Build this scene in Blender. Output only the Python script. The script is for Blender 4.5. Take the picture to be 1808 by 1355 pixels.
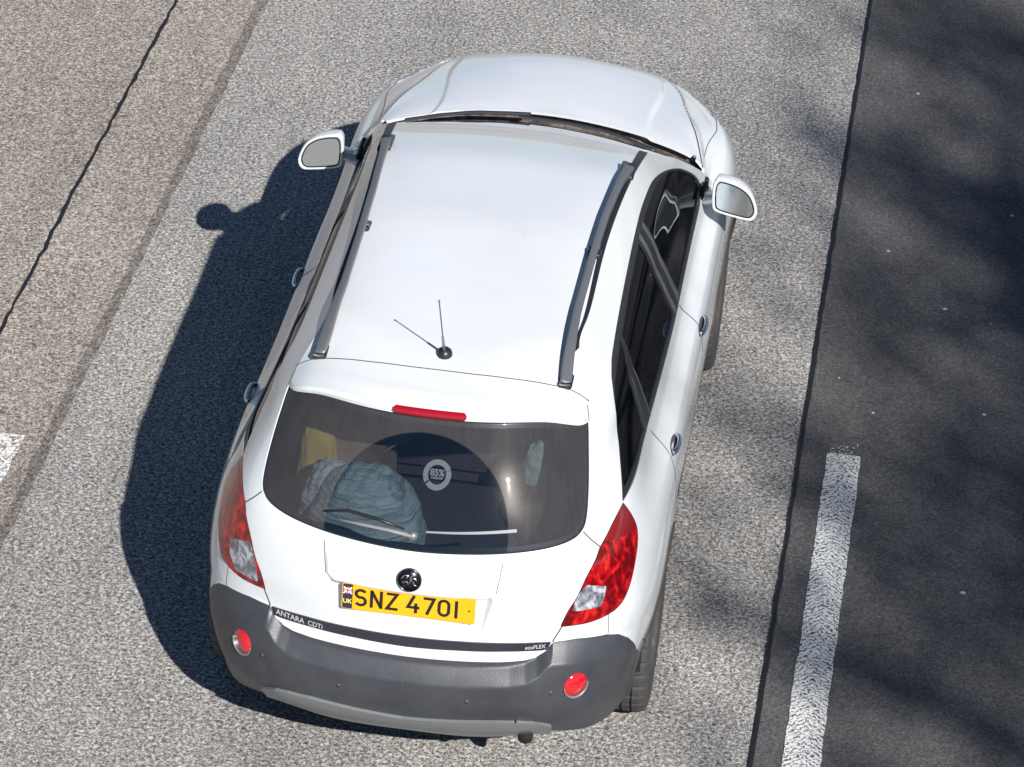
import bpy, math, random
import numpy as np
from mathutils import Vector, Matrix
R=math.radians; PI=math.pi
for o in list(bpy.data.objects): bpy.data.objects.remove(o)
S=bpy.context.scene; COL=S.collection
rng=np.random.default_rng(7); random.seed(7)
# ---------------------------------------------------------------- camera, sky, sun, exposure
cd=bpy.data.cameras.new('camera'); cam=bpy.data.objects.new('camera',cd); COL.objects.link(cam); S.camera=cam
cr=Vector((0.98793,0.14682,0.04946)); cu=Vector((-0.11974,0.52110,0.84506)); cf=Vector((-0.098296,0.840775,-0.532386))
Mx=Matrix((cr,cu,-cf)).transposed().to_4x4(); Mx.translation=Vector((1.64366,-13.32297,9.02698)); cam.matrix_world=Mx
cd.sensor_width=36; cd.lens=36*6331.15/1808; cd.clip_start=.1; cd.clip_end=2000
SUN=Vector((.665,-1.10,1.0)).normalized()
W=bpy.data.worlds.new('World'); S.world=W; W.use_nodes=True
nt=W.node_tree; bg=nt.nodes['Background']; sk=nt.nodes.new('ShaderNodeTexSky'); sk.sky_type='NISHITA'; sk.sun_disc=False; sk.dust_density=.1; sk.ozone_density=4.5
sk.sun_elevation=math.asin(SUN.z); sk.sun_rotation=math.atan2(SUN.x,SUN.y)
nt.links.new(sk.outputs[0],bg.inputs[0]); bg.inputs[1].default_value=.05
sd=bpy.data.lights.new('sun','SUN'); sd.energy=5.0; sd.angle=R(.55); sd.color=(1,.975,.94)
so=bpy.data.objects.new('sun',sd); COL.objects.link(so); so.rotation_euler=SUN.to_track_quat('Z','Y').to_euler()
S.view_settings.view_transform='Standard'; S.view_settings.look='None'; S.view_settings.gamma=1; S.view_settings.exposure=.46
S.view_settings.use_curve_mapping=False
# ---------------------------------------------------------------- car body surface
# stations along the body side, rear centre -> right side -> front centre; rows bottom -> up
LOW=np.array([
# R0                R1                 R2                 R3                 R4                 R5
[(0,-2.20,.335),    (0,-2.262,.44),    (0,-2.285,.66),    (0,-2.275,.79),    (0,-2.262,.96),    (0,-2.215,1.17)],
[(.30,-2.19,.34),  (.30,-2.255,.45),  (.30,-2.268,.66),  (.30,-2.248,.79),  (.30,-2.235,.96),  (.30,-2.182,1.17)],
[(.54,-2.14,.355),  (.55,-2.222,.47),  (.552,-2.208,.66), (.555,-2.168,.79), (.565,-2.145,.96), (.57,-2.082,1.17)],
[(.72,-2.015,.315),  (.735,-2.102,.49),  (.748,-2.068,.66),   (.765,-2.035,.79), (.755,-2.005,.96), (.722,-1.945,1.17)],
[(.84,-1.74,.31),  (.850,-1.80,.49),  (.876,-1.79,.66),  (.885,-1.77,.79),  (.862,-1.75,.96),  (.795,-1.70,1.17)],
[(.885,-1.36,.34), (.91,-1.38,.49),   (.925,-1.38,.66),  (.922,-1.37,.79),  (.895,-1.36,.96),  (.805,-1.35,1.15)],
[(.87,-.85,.34),   (.895,-.85,.49),   (.905,-.85,.66),   (.912,-.85,.79),   (.895,-.85,.94),   (.803,-.85,1.105)],
[(.87,-.20,.34),   (.895,-.20,.49),   (.905,-.20,.66),   (.912,-.20,.79),   (.892,-.20,.93),   (.803,-.20,1.07)],
[(.87,.50,.34),    (.895,.50,.49),    (.905,.50,.66),    (.912,.50,.79),    (.892,.50,.92),    (.803,.50,1.06)],
[(.88,1.18,.34),   (.90,1.18,.49),    (.91,1.18,.66),    (.912,1.18,.79),   (.892,1.18,.93),   (.812,1.18,1.075)],
[(.88,1.60,.32),   (.905,1.62,.49),   (.92,1.62,.66),    (.918,1.60,.79),   (.895,1.58,.95),   (.80,1.56,1.09)],
[(.80,2.00,.30),   (.83,2.04,.48),    (.845,2.03,.66),   (.835,1.99,.79),   (.80,1.93,.96),    (.715,1.84,1.08)],
[(.56,2.19,.28),   (.58,2.25,.46),    (.59,2.26,.64),    (.58,2.23,.79),    (.565,2.17,.96),   (.512,2.10,1.086)],
[(.28,2.26,.27),   (.29,2.32,.45),    (.29,2.335,.64),   (.29,2.32,.79),    (.28,2.27,.97),    (.27,2.165,1.105)],
[(0,2.28,.27),     (0,2.34,.45),      (0,2.36,.64),      (0,2.345,.79),     (0,2.295,.97),     (0,2.19,1.115)],
],float)
GREEN=np.array([ # R6, R6b, R7 for stations 0..9
[(0,-2.055,1.42),(0,-1.924,1.579),(0,-1.885,1.625)],
[(0.29,-2.02,1.42),(0.2748,-1.893,1.575),(0.27,-1.855,1.62)],
[(0.52,-1.925,1.41),(0.4815,-1.809,1.553),(0.47,-1.778,1.588)],
[(0.645,-1.8,1.395),(0.591,-1.711,1.527),(0.578,-1.692,1.554)],
[(0.700,-1.55,1.385),(0.606,-1.50,1.552),(0.520,-1.455,1.652)],
[(0.712,-1.22,1.38),(0.610,-1.2,1.575),(0.51,-1.19,1.685)],
[(0.712,-0.8,1.37),(0.613,-0.75,1.588),(0.514,-0.75,1.702)],
[(0.714,-0.2,1.355),(0.617,-0.18,1.586),(0.536,-0.2,1.7)],
[(0.716,0.36,1.345),(0.624,0.24,1.556),(0.562,0.19,1.65)],
[(0.708,0.86,1.325),(0.625,0.55,1.515),(0.575,0.4,1.598)]],float)
HOOD=np.array([ # H1..H4 for stations 9..14
[(.790,1.18,1.115),(.765,1.185,1.145),(.745,1.20,1.158),(.73,1.215,1.164)],
[(.735,1.52,1.135),(.665,1.42,1.165),(.62,1.32,1.182),(.595,1.262,1.186)],
[(.635,1.74,1.128),(.535,1.57,1.172),(.46,1.40,1.196),(.43,1.31,1.200)],
[(.475,1.93,1.130),(.375,1.70,1.180),(.305,1.46,1.204),(.28,1.342,1.207)],
[(.24,2.02,1.155),(.19,1.75,1.195),(.155,1.49,1.211),(.14,1.360,1.212)],
[(0,2.04,1.165),(0,1.77,1.200),(0,1.50,1.214),(0,1.366,1.214)],
],float)
d=np.linalg.norm(np.diff(LOW[:,3],axis=0),axis=1)
KU=np.concatenate([[0],np.cumsum(d)])          # knots along the body, metres
UFRONT=KU[-1]; U9=KU[9]
VL=np.array([0,.17,.37,.50,.66,.88])           # v knots, rows R0..R5
VG=np.array([1.14,1.34,1.40]); VH=np.array([.98,1.16,1.34,1.46])
def ncub(t,P,x):
    """natural cubic spline through P at knots t, evaluated at x"""
    t=np.asarray(t,float);P=np.asarray(P,float);n=len(t);h=np.diff(t)
    A=np.zeros((n,n));B=np.zeros((n,)+P.shape[1:]);A[0,0]=A[-1,-1]=1
    for i in range(1,n-1):
        A[i,i-1]=h[i-1];A[i,i]=2*(h[i-1]+h[i]);A[i,i+1]=h[i]
        B[i]=6*((P[i+1]-P[i])/h[i]-(P[i]-P[i-1])/h[i-1])
    M=np.linalg.solve(A,B.reshape(n,-1)).reshape(B.shape)
    x=np.asarray(x,float);k=np.clip(np.searchsorted(t,x)-1,0,n-2)
    sh=(slice(None),)+(None,)*(P.ndim-1)
    hk=h[k][sh];a=((t[k+1]-x)[sh])/hk;b=1-a
    return a*P[k]+b*P[k+1]+((a**3-a)*M[k]+(b**3-b)*M[k+1])*hk*hk/6
def mirror_spline(K,P,x,end):
    """columns P[station,...,3]; mirrored about x=0 at start ('s') and/or end ('e')"""
    K=list(K);Q=[np.array(p) for p in P]
    if 's' in end:
        m=[np.array(p)*np.array([-1,1,1]) for p in P[1:4]]
        K=[2*K[0]-k for k in K[1:4]][::-1]+K; Q=m[::-1]+Q
    if 'e' in end:
        m=[np.array(p)*np.array([-1,1,1]) for p in P[-4:-1]]; k0=K[-1]
        K=K+[2*k0-k for k in list(K)[-4:-1]][::-1]; Q=Q+m[::-1]
    return ncub(K,np.array(Q),x)
def vcurve(t,P,v):
    """Catmull-Rom on non-uniform knots; P[rows,n,3], v[m] -> [m,n,3]"""
    t=np.asarray(t);m=np.empty_like(P)
    d=(P[1:]-P[:-1])/np.diff(t)[:,None,None]
    h=np.diff(t)
    m[0]=d[0];m[-1]=d[-1]
    for i in range(1,len(t)-1):
        m[i]=(d[i-1]*h[i]+d[i]*h[i-1])/(h[i]+h[i-1])
    k=np.clip(np.searchsorted(t,v)-1,0,len(t)-2);hk=h[k][:,None,None];s=((v-t[k])/h[k])[:,None,None]
    return ((2*s**3-3*s**2+1)*P[k]+(s**3-2*s**2+s)*hk*m[k]+(-2*s**3+3*s**2)*P[k+1]+(s**3-s**2)*hk*m[k+1])
def wall_eval(us,vs,part):
    """part 'rear': |u|<=U9 incl. greenhouse; 'front': u in [U9, 2*UFRONT-U9] incl. hood.  returns [v,u,3]"""
    us=np.asarray(us,float);vs=np.asarray(vs,float)
    if part=='rear':
        sg=np.where(us<0,-1,1);a=np.abs(us)
        L=mirror_spline(KU,LOW,a,'se'); G=mirror_spline(KU[:10],GREEN,a,'s')
        A=np.concatenate([L,G],1);t=np.concatenate([VL,VG])
    else:
        sg=np.where(us>UFRONT,-1,1);a=np.where(us>UFRONT,2*UFRONT-us,us)
        L=mirror_spline(KU,LOW,a,'se'); G=mirror_spline(KU[9:],HOOD,a,'e')
        A=np.concatenate([L,G],1);t=np.concatenate([VL,VH])
    A=A.transpose(1,0,2).copy()
    P=vcurve(t,A,vs); P[:,:,0]*=sg[None,:]
    return P
# ---------------------------------------------------------------- materials
def mat(name,col=(.5,.5,.5),rough=.5,metal=0,spec=.5,coat=0,**k):
    m=bpy.data.materials.new(name); m.use_nodes=True; b=m.node_tree.nodes['Principled BSDF']
    b.inputs['Base Color'].default_value=(*col,1); b.inputs['Roughness'].default_value=rough; b.inputs['Metallic'].default_value=metal
    b.inputs['Specular IOR Level'].default_value=spec; b.inputs['Coat Weight'].default_value=coat; b.inputs['Coat Roughness'].default_value=.04
    return m
class N:
    """tiny node helper"""
    def __init__(s,m): s.t=m.node_tree; s.b=s.t.nodes.get('Principled BSDF')
    def n(s,typ,**k):
        o=s.t.nodes.new('ShaderNode'+typ)
        for a,v in k.items():
            if a.startswith('i_'): o.inputs[a[2:].replace('_',' ')].default_value=v
            else: setattr(o,a,v)
        return o
    def l(s,a,b): s.t.links.new(a,b)
    def noise(s,vec,scale,detail=2,rough=.5,dist=0):
        o=s.n('TexNoise'); o.inputs['Scale'].default_value=scale; o.inputs['Detail'].default_value=detail
        o.inputs['Roughness'].default_value=rough; o.inputs['Distortion'].default_value=dist
        if vec: s.l(vec,o.inputs['Vector'])
        return o.outputs['Fac']
    def ramp(s,fac,stops):
        o=s.n('ValToRGB'); e=o.color_ramp.elements
        while len(e)<len(stops): e.new(.5)
        for q,(p,c) in zip(e,stops): q.position=p; q.color=(*c,1) if len(c)==3 else c
        s.l(fac,o.inputs[0]); return o.outputs[0]
    def mix(s,f,a,b,typ='MIX'):
        o=s.n('MixRGB',blend_type=typ)
        for i,v in ((0,f),(1,a),(2,b)):
            if hasattr(v,'links'): s.l(v,o.inputs[i])
            else: o.inputs[i].default_value=v if i==0 else (*v,1)
        return o.outputs[0]
    def math(s,op,a,b=0,c=None):
        o=s.n('Math',operation=op)
        for i,v in enumerate((a,b,c)):
            if v is None: continue
            if hasattr(v,'links'): s.l(v,o.inputs[i])
            else: o.inputs[i].default_value=v
        return o.outputs[0]
    def bump(s,h,strength=.3,dist=.01):
        o=s.n('Bump'); o.inputs['Strength'].default_value=strength; o.inputs['Distance'].default_value=dist
        s.l(h,o.inputs['Height']); s.l(o.outputs[0],s.b.inputs['Normal'])
    def obj(s): return s.n('TexCoord').outputs['Object']
    def uv(s): return s.n('TexCoord').outputs['UV']
# ---------------------------------------------------------------- mesh helpers
def link(name,me,parent=None,mats=(),smooth=None,**props):
    o=bpy.data.objects.new(name,me); COL.objects.link(o)
    for m in mats: me.materials.append(m)
    if parent: o.parent=parent
    if smooth is not None: me.polygons.foreach_set('use_smooth',[smooth]*len(me.polygons))
    for k,v in props.items(): o[k]=v
    return o
def mesh(name,V,F,parent=None,m=None,smooth=False,**props):
    me=bpy.data.meshes.new(name); me.from_pydata([tuple(map(float,v)) for v in V],[],[tuple(map(int,f)) for f in F]); me.update()
    return link(name,me,parent,[m] if m else [],smooth,**props)
def empty(name,loc=(0,0,0),**props):
    o=bpy.data.objects.new(name,None); COL.objects.link(o); o.location=loc
    for k,v in props.items(): o[k]=v
    return o
class MB:
    def __init__(s): s.V=[];s.F=[]
    def add(s,V,F):
        b=len(s.V); s.V+=[tuple(map(float,v)) for v in V]; s.F+=[tuple(int(i)+b for i in f) for f in F]; return s
    def box(s,c,h,rot=None,bev=0):
        c=np.array(c);h=np.array(h)
        if bev:
            V=[];
            import itertools
            for sx,sy,sz in itertools.product((-1,1),repeat=3):
                for ax in range(3):
                    p=np.array([sx,sy,sz])*(h-bev); p=p+np.array([sx if ax==0 else 0,sy if ax==1 else 0,sz if ax==2 else 0])*bev; V.append(p)
            idx=lambda sx,sy,sz,ax:(((sx>0)*4+(sy>0)*2+(sz>0))*3+ax)
            F=[]
            for ax in range(3):
                a,b=[i for i in range(3) if i!=ax]
                for sg in (-1,1):
                    q=[]
                    for (sa,sb) in ((-1,-1),(1,-1),(1,1),(-1,1)):
                        t=[0,0,0];t[ax]=sg;t[a]=sa;t[b]=sb;q.append(idx(*t,ax))
                    flip=(sg<0)^(ax==1)
                    F.append(q[::-1] if flip else q)
            for ax in range(3):
                a,b=[i for i in range(3) if i!=ax]
                for sa in(-1,1):
                    for sb in (-1,1):
                        t0=[0,0,0];t1=[0,0,0];t0[ax]=-1;t1[ax]=1
                        for t in(t0,t1): t[a]=sa;t[b]=sb
                        F.append([idx(*t0,a),idx(*t1,a),idx(*t1,b),idx(*t0,b)])
            for k in range(8): F.append([k*3,k*3+1,k*3+2])
            V=np.array(V)
        else:
            V=np.array([[x,y,z] for x in(-1,1) for y in(-1,1) for z in(-1,1)])*h
            F=[(0,1,3,2),(4,6,7,5),(0,4,5,1),(2,3,7,6),(0,2,6,4),(1,5,7,3)]
        if rot is not None: V=V@np.array(rot.to_3x3()).T
        return s.add(V+c,F)
    def tube(s,pts,r,n=8,cap=True,sy=1):
        pts=[Vector(p) for p in pts]; rr=r if hasattr(r,'__len__') else [r]*len(pts); V=[];F=[]
        up=Vector((0,0,1)); 
        for i,p in enumerate(pts):
            t=(pts[min(i+1,len(pts)-1)]-pts[max(i-1,0)]).normalized()
            a=t.cross(up); a=a.normalized() if a.length>1e-3 else Vector((1,0,0)); b=a.cross(t).normalized()
            for k in range(n):
                q=2*PI*k/n; V.append(p+a*math.cos(q)*rr[i]+b*math.sin(q)*rr[i]*sy)
        for i in range(len(pts)-1):
            for k in range(n): F.append((i*n+k,i*n+(k+1)%n,(i+1)*n+(k+1)%n,(i+1)*n+k))
        if cap: F.append(tuple(range(n))[::-1]); F.append(tuple((len(pts)-1)*n+k for k in range(n)))
        return s.add(V,F)
    def build(s,name,m,parent=None,smooth=False,**p): return mesh(name,s.V,s.F,parent,m,smooth,**p)
def grid_faces(nr,nc,wrap=False):
    F=[]
    for i in range(nr-1):
        for j in range(nc-(0 if wrap else 1)):
            F.append((i*nc+j,i*nc+(j+1)%nc,(i+1)*nc+(j+1)%nc,(i+1)*nc+j))
    return F
def bevel(o,w=.004,seg=2,ang=35):
    b=o.modifiers.new('b','BEVEL'); b.width=w; b.segments=seg; b.limit_method='ANGLE'; b.angle_limit=R(ang)
    return o
# ---------------------------------------------------------------- triangle soup with normals and (u,v): cut by fields
class Soup:
    def __init__(s,P,Nn,UV,T): s.P,s.N,s.UV,s.T=P,Nn,UV,T
    def cut(s,f):
        """returns (inside f<0, outside)"""
        f=f.copy(); f[np.abs(f)<1e-7]=1e-7
        n=f[s.T]<0; c=n.sum(1); ins=[s.T[c==3]]; out=[s.T[c==0]]
        P,Nn,UV=[s.P],[s.N],[s.UV]; base=len(s.P)
        for odd,dst1,dst2 in ((1,ins,out),(2,out,ins)):
            T=s.T[c==odd]
            if not len(T): continue
            m=(f[T]<0) if odd==1 else (f[T]>=0)
            k=m.argmax(1); i=np.arange(len(T)); a=T[i,k];b=T[i,(k+1)%3];d=T[i,(k+2)%3]
            idx=[]
            for q in (b,d):
                t=(f[a]/(f[a]-f[q]))[:,None]
                P.append(s.P[a]*(1-t)+s.P[q]*t); nn=s.N[a]*(1-t)+s.N[q]*t; Nn.append(nn/np.linalg.norm(nn,axis=1)[:,None]); UV.append(s.UV[a]*(1-t)+s.UV[q]*t)
                idx.append(base+np.arange(len(T))); base+=len(T)
            ab,ad=idx
            dst1.append(np.stack([a,ab,ad],1)); dst2.append(np.stack([ab,b,d],1)); dst2.append(np.stack([ab,d,ad],1))
        P=np.concatenate(P);Nn=np.concatenate(Nn);UV=np.concatenate(UV)
        return Soup(P,Nn,UV,np.concatenate(ins)),Soup(P,Nn,UV,np.concatenate(out))
    def compact(s):
        u,inv=np.unique(s.T,return_inverse=True); return Soup(s.P[u],s.N[u],s.UV[u],inv.reshape(s.T.shape))
    def off(s,d): return Soup(s.P+s.N*(d if np.isscalar(d) else np.asarray(d)[:,None]),s.N,s.UV,s.T)
    def plus(s,o): return Soup(np.concatenate([s.P,o.P]),np.concatenate([s.N,o.N]),np.concatenate([s.UV,o.UV]),np.concatenate([s.T,o.T+len(s.P)]))
    def build(s,name,m,parent=None,flip=False,rim=0,**props):
        s=s.compact(); P,Nn,T=s.P,s.N,s.T
        if not len(T): return None
        if rim:   # edge skirt going inwards so panels have thickness
            E=np.concatenate([T[:,[0,1]],T[:,[1,2]],T[:,[2,0]]]); key=np.round(P*2e4).astype(np.int64)
            _,pid=np.unique(key,axis=0,return_inverse=True); pid=pid.ravel(); e=pid[E]; k=np.sort(e,1); _,ii,cc=np.unique(k[:,0]*10**7+k[:,1],return_index=True,return_counts=True)
            B=E[ii[cc==1]]; n0=len(P); q=np.unique(B); mp=np.zeros(n0,int); mp[q]=np.arange(len(q))
            Pa=P[q];Pb=P[q]-s.N[q]*rim
            ed=P[B[:,1]]-P[B[:,0]]; side=np.cross(ed,s.N[B[:,0]]); side/= np.linalg.norm(side,axis=1)[:,None]+1e-9
            sn=np.zeros((len(q),3)); np.add.at(sn,mp[B[:,0]],side); np.add.at(sn,mp[B[:,1]],side); sn/=np.linalg.norm(sn,axis=1)[:,None]+1e-9
            a=n0+mp[B[:,0]];b=n0+mp[B[:,1]];c=a+len(q);d=b+len(q)
            T=np.concatenate([T,np.stack([a,c,b],1),np.stack([b,c,d],1)])
            P=np.concatenate([P,Pa,Pb]);Nn=np.concatenate([Nn,sn,sn]); uvv=np.concatenate([s.UV,s.UV[q],s.UV[q]])
        else: uvv=s.UV
        if flip: T=T[:,::-1]; Nn=-Nn
        me=bpy.data.meshes.new(name); nv,nf=len(P),len(T)
        me.vertices.add(nv); me.vertices.foreach_set('co',P.astype(np.float32).ravel())
        me.loops.add(nf*3); me.loops.foreach_set('vertex_index',T.astype(np.int32).ravel())
        me.polygons.add(nf); me.polygons.foreach_set('loop_start',np.arange(0,nf*3,3,dtype=np.int32)); me.polygons.foreach_set('loop_total',np.full(nf,3,np.int32))
        me.update(calc_edges=True)
        ul=me.uv_layers.new(name='uv'); ul.data.foreach_set('uv',uvv[T.ravel()].astype(np.float32).ravel())
        me.polygons.foreach_set('use_smooth',np.ones(nf,bool))
        me.normals_split_custom_set_from_vertices([tuple(n) for n in Nn.astype(float)])
        return link(name,me,parent,[m],None,**props)
def sdf(UV,poly):
    """signed distance (negative inside) to a closed polygon in the (u,v) plane"""
    poly=np.array(poly,float); lo=poly.min(0)-.06;hi=poly.max(0)+.06
    d=np.full(len(UV),.06); near=((UV>lo)&(UV<hi)).all(1); X=UV[near]; 
    if not len(X): return d
    best=np.full(len(X),1e9); ins=np.zeros(len(X),bool)
    for a,b in zip(poly,np.roll(poly,-1,0)):
        e=b-a; w=X-a; t=np.clip((w@e)/(e@e+1e-12),0,1); q=w-t[:,None]*e; best=np.minimum(best,(q*q).sum(1))
        c=((a[1]>X[:,1])!=(b[1]>X[:,1])); 
        with np.errstate(all='ignore'): xx=(b[0]-a[0])*(X[:,1]-a[1])/(b[1]-a[1])+a[0]
        ins^=c&(X[:,0]<xx)
    r=np.sqrt(best); d[near]=np.where(ins,-r,r); return d
def smooth_poly(pts,n=6,closed=True,corner=()):
    """Catmull-Rom through pts; indices in corner stay sharp"""
    P=[np.array(p,float) for p in pts]; m=len(P); out=[]
    for i in range(m if closed else m-1):
        p1=P[i];p2=P[(i+1)%m]
        p0=P[(i-1)%m] if (closed or i>0) and i not in corner else p1
        p3=P[(i+2)%m] if (closed or i<m-2) and (i+1)%m not in corner else p2
        for k in range(n):
            t=k/n; out.append(.5*((2*p1)+(-p0+p2)*t+(2*p0-5*p1+4*p2-p3)*t*t+(-p0+3*p1-3*p2+p3)*t**3))
    if not closed: out.append(P[-1])
    return np.array(out)
def mir(p): return [(-a,b) for a,b in p]
def sstep(x,a,b): t=np.clip((x-a)/(b-a),0,1); return t*t*(3-2*t)
# ---------------------------------------------------------------- materials of the car
def m_paint():
    m=mat('white_paint',(.66,.69,.74),.26,0,.5,1.0); q=N(m); o=q.obj()
    n=q.noise(o,3.0,4,.6); c=q.ramp(n,[(0,(.68,.70,.725)),(1,(.715,.735,.76))])
    sp=q.ramp(q.noise(o,55,1,.4),[(.0,(.55,.54,.50)),(.165,(.55,.54,.50)),(.185,(1,1,1))]); c=q.mix(.9,c,sp,'MULTIPLY'); c=q.mix(1,c,q.ramp(q.noise(o,1.3,5,.65),[(.35,(.95,.94,.92)),(.65,(1,1,1))]),'MULTIPLY'); sx=q.n('SeparateXYZ'); q.l(o,sx.inputs[0]); lw=q.n('MapRange'); q.l(sx.outputs[2],lw.inputs[0]); lw.inputs[1].default_value=.95; lw.inputs[2].default_value=.45; c=q.mix(q.math('MULTIPLY',lw.outputs[0],q.ramp(q.noise(o,14,5,.7),[(.35,(0,)*3),(.75,(.5,)*3)])),c,(.38,.36,.33))
    q.l(c,q.b.inputs['Base Color']); return m
M={}
M['paint']=m_paint()
def plastic(name,c,r,sc=160,b=.25):
    m=mat(name,c,r); q=N(m); o=q.obj(); n=q.noise(o,5,5,.65)
    q.l(q.ramp(n,[(.25,tuple(x*.72 for x in c)),(.75,tuple(x*1.35 for x in c))]),q.b.inputs['Base Color'])
    q.bump(q.noise(o,sc,2),b,.002); return m
M['bumper']=plastic('grey_plastic',(.043,.045,.052),.42)
M['pillar']=plastic('pillar_plastic',(.075,.077,.088),.45,220,.1)
M['trim']=plastic('black_trim',(.018,.018,.022),.38,200,.1)
M['cladding']=plastic('dusty_cladding',(.05,.045,.042),.7)
M['rubber']=plastic('rubber',(.045,.042,.04),.8,90,.4)
M['gap']=mat('gap',(.06,.062,.068),.7)
M['gapdark']=mat('gap_dark',(.008,.008,.009),.9)
M['inner']=mat('inner_trim',(.085,.062,.060),.85)
M['seat']=plastic('seat_cloth',(.07,.045,.045),.9)
M['alu']=mat('satin_alu',(.20,.205,.215),.42,.5)
M['silver']=mat('silver_plastic',(.22,.23,.23),.38,.35)
M['chrome']=mat('chrome',(.75,.76,.78),.12,1)
M['darkchrome']=mat('dark_chrome',(.10,.105,.13),.22,.85)
M['mirror']=mat('mirror',(.80,.86,.86),.11,1)
M['letters']=mat('plate_black',(.012,.010,.01),.45)
M['white']=mat('white_print',(.8,.8,.8),.5)
def m_glass(name,tint,dust_sky):
    m=bpy.data.materials.new(name); m.use_nodes=True; t=m.node_tree; t.nodes.clear(); q=N(m)
    out=q.n('OutputMaterial'); tr=q.n('BsdfTransparent'); tr.inputs[0].default_value=(*tint,1)
    gl=q.n('BsdfGlossy'); gl.inputs['Roughness'].default_value=.015; fr=q.n('Fresnel'); fr.inputs[0].default_value=1.5
    mx=q.n('MixShader'); q.l(fr.outputs[0],mx.inputs[0]); q.l(tr.outputs[0],mx.inputs[1]); q.l(gl.outputs[0],mx.inputs[2]); sh=mx.outputs[0]
    if dust_sky:
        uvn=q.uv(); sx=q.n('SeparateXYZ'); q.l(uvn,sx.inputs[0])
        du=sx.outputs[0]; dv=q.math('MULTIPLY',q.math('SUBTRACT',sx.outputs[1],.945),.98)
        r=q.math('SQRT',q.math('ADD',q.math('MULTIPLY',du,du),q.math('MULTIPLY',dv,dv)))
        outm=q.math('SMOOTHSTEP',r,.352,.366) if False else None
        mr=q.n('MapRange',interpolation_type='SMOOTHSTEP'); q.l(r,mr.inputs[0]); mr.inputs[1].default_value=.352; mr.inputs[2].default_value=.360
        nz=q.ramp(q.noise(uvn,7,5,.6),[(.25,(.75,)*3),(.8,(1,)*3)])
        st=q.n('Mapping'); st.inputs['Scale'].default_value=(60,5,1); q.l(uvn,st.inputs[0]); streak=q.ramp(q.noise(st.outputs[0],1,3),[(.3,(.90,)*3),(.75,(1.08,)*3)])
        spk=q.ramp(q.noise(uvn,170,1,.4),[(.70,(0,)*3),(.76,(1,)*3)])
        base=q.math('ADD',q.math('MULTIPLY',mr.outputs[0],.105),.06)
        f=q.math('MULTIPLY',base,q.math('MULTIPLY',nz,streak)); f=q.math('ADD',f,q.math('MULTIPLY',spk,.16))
        df=q.n('BsdfDiffuse'); q.l(q.mix(mr.outputs[0],(.05,.10,.19),(.255,.24,.255)),df.inputs[0])  # blue inside the wiped arc is sky reflection painted in; outside is dust
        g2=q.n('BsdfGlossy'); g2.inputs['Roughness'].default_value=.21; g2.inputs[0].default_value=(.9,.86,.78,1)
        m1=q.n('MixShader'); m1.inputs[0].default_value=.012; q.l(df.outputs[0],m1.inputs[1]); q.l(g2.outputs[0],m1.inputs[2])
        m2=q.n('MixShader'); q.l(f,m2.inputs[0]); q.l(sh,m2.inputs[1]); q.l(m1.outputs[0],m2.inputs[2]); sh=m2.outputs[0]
    q.l(sh,out.inputs[0]); return m
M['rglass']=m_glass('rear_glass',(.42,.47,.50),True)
M['sglass']=m_glass('side_glass',(.42,.54,.49),False)
M['tglass']=m_glass('privacy_glass',(.30,.22,.23),False)
mstk=bpy.data.materials.new('sticker_print'); mstk.use_nodes=True; q=N(mstk); q.b.inputs['Base Color'].default_value=(.26,.32,.36,1); _t=q.n('BsdfTransparent'); _m=q.n('MixShader'); _m.inputs[0].default_value=.28; q.l(_t.outputs[0],_m.inputs[1]); q.l(q.b.outputs[0],_m.inputs[2]); q.l(_m.outputs[0],q.t.nodes['Material Output'].inputs[0])
def m_lens(name,dark,mid,hot,sc,lo=.42):
    m=mat(name,mid,.10,0,.5,1.0); q=N(m); u=q.uv()
    n1=q.noise(u,sc*.45,2,.5,.8); v=q.n('TexVoronoi'); v.inputs['Scale'].default_value=sc*1.6; q.l(u,v.inputs['Vector']); mp=q.n('Mapping'); mp.inputs['Scale'].default_value=(sc*1.2,sc*.12,1); q.l(u,mp.inputs[0]); n2=q.noise(mp.outputs[0],1,1)
    f=q.math('ADD',q.math('MULTIPLY',n1,.8),q.math('MULTIPLY',n2,.2)); f=q.math('ADD',f,q.math('MULTIPLY',v.outputs['Distance'],-.05))
    c=q.ramp(f,[(lo-.10,dark),(lo+.02,mid),(lo+.14,hot)]); q.l(c,q.b.inputs['Base Color'])
    b=q.n('Bump'); b.inputs['Strength'].default_value=.25; b.inputs['Distance'].default_value=.003; q.l(n1,b.inputs['Height']); q.l(b.outputs[0],q.b.inputs['Normal'])
    return m
M['red']=m_lens('red_lens',(.12,.002,.004),(.34,.004,.006),(.60,.02,.016),46,.50)
M['reddark']=mat('dark_red_lens',(.20,.006,.010),.10,0,.5,1)
M['clear']=m_lens('clear_lens',(.10,.10,.12),(.21,.22,.25),(.44,.46,.50),60,.46)
M['brake']=m_lens('brake_lens',(.16,.002,.008),(.30,.004,.012),(.42,.010,.02),60)
M['refl']=m_lens('reflector',(.42,.006,.012),(.55,.010,.016),(.66,.03,.03),160)
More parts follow.
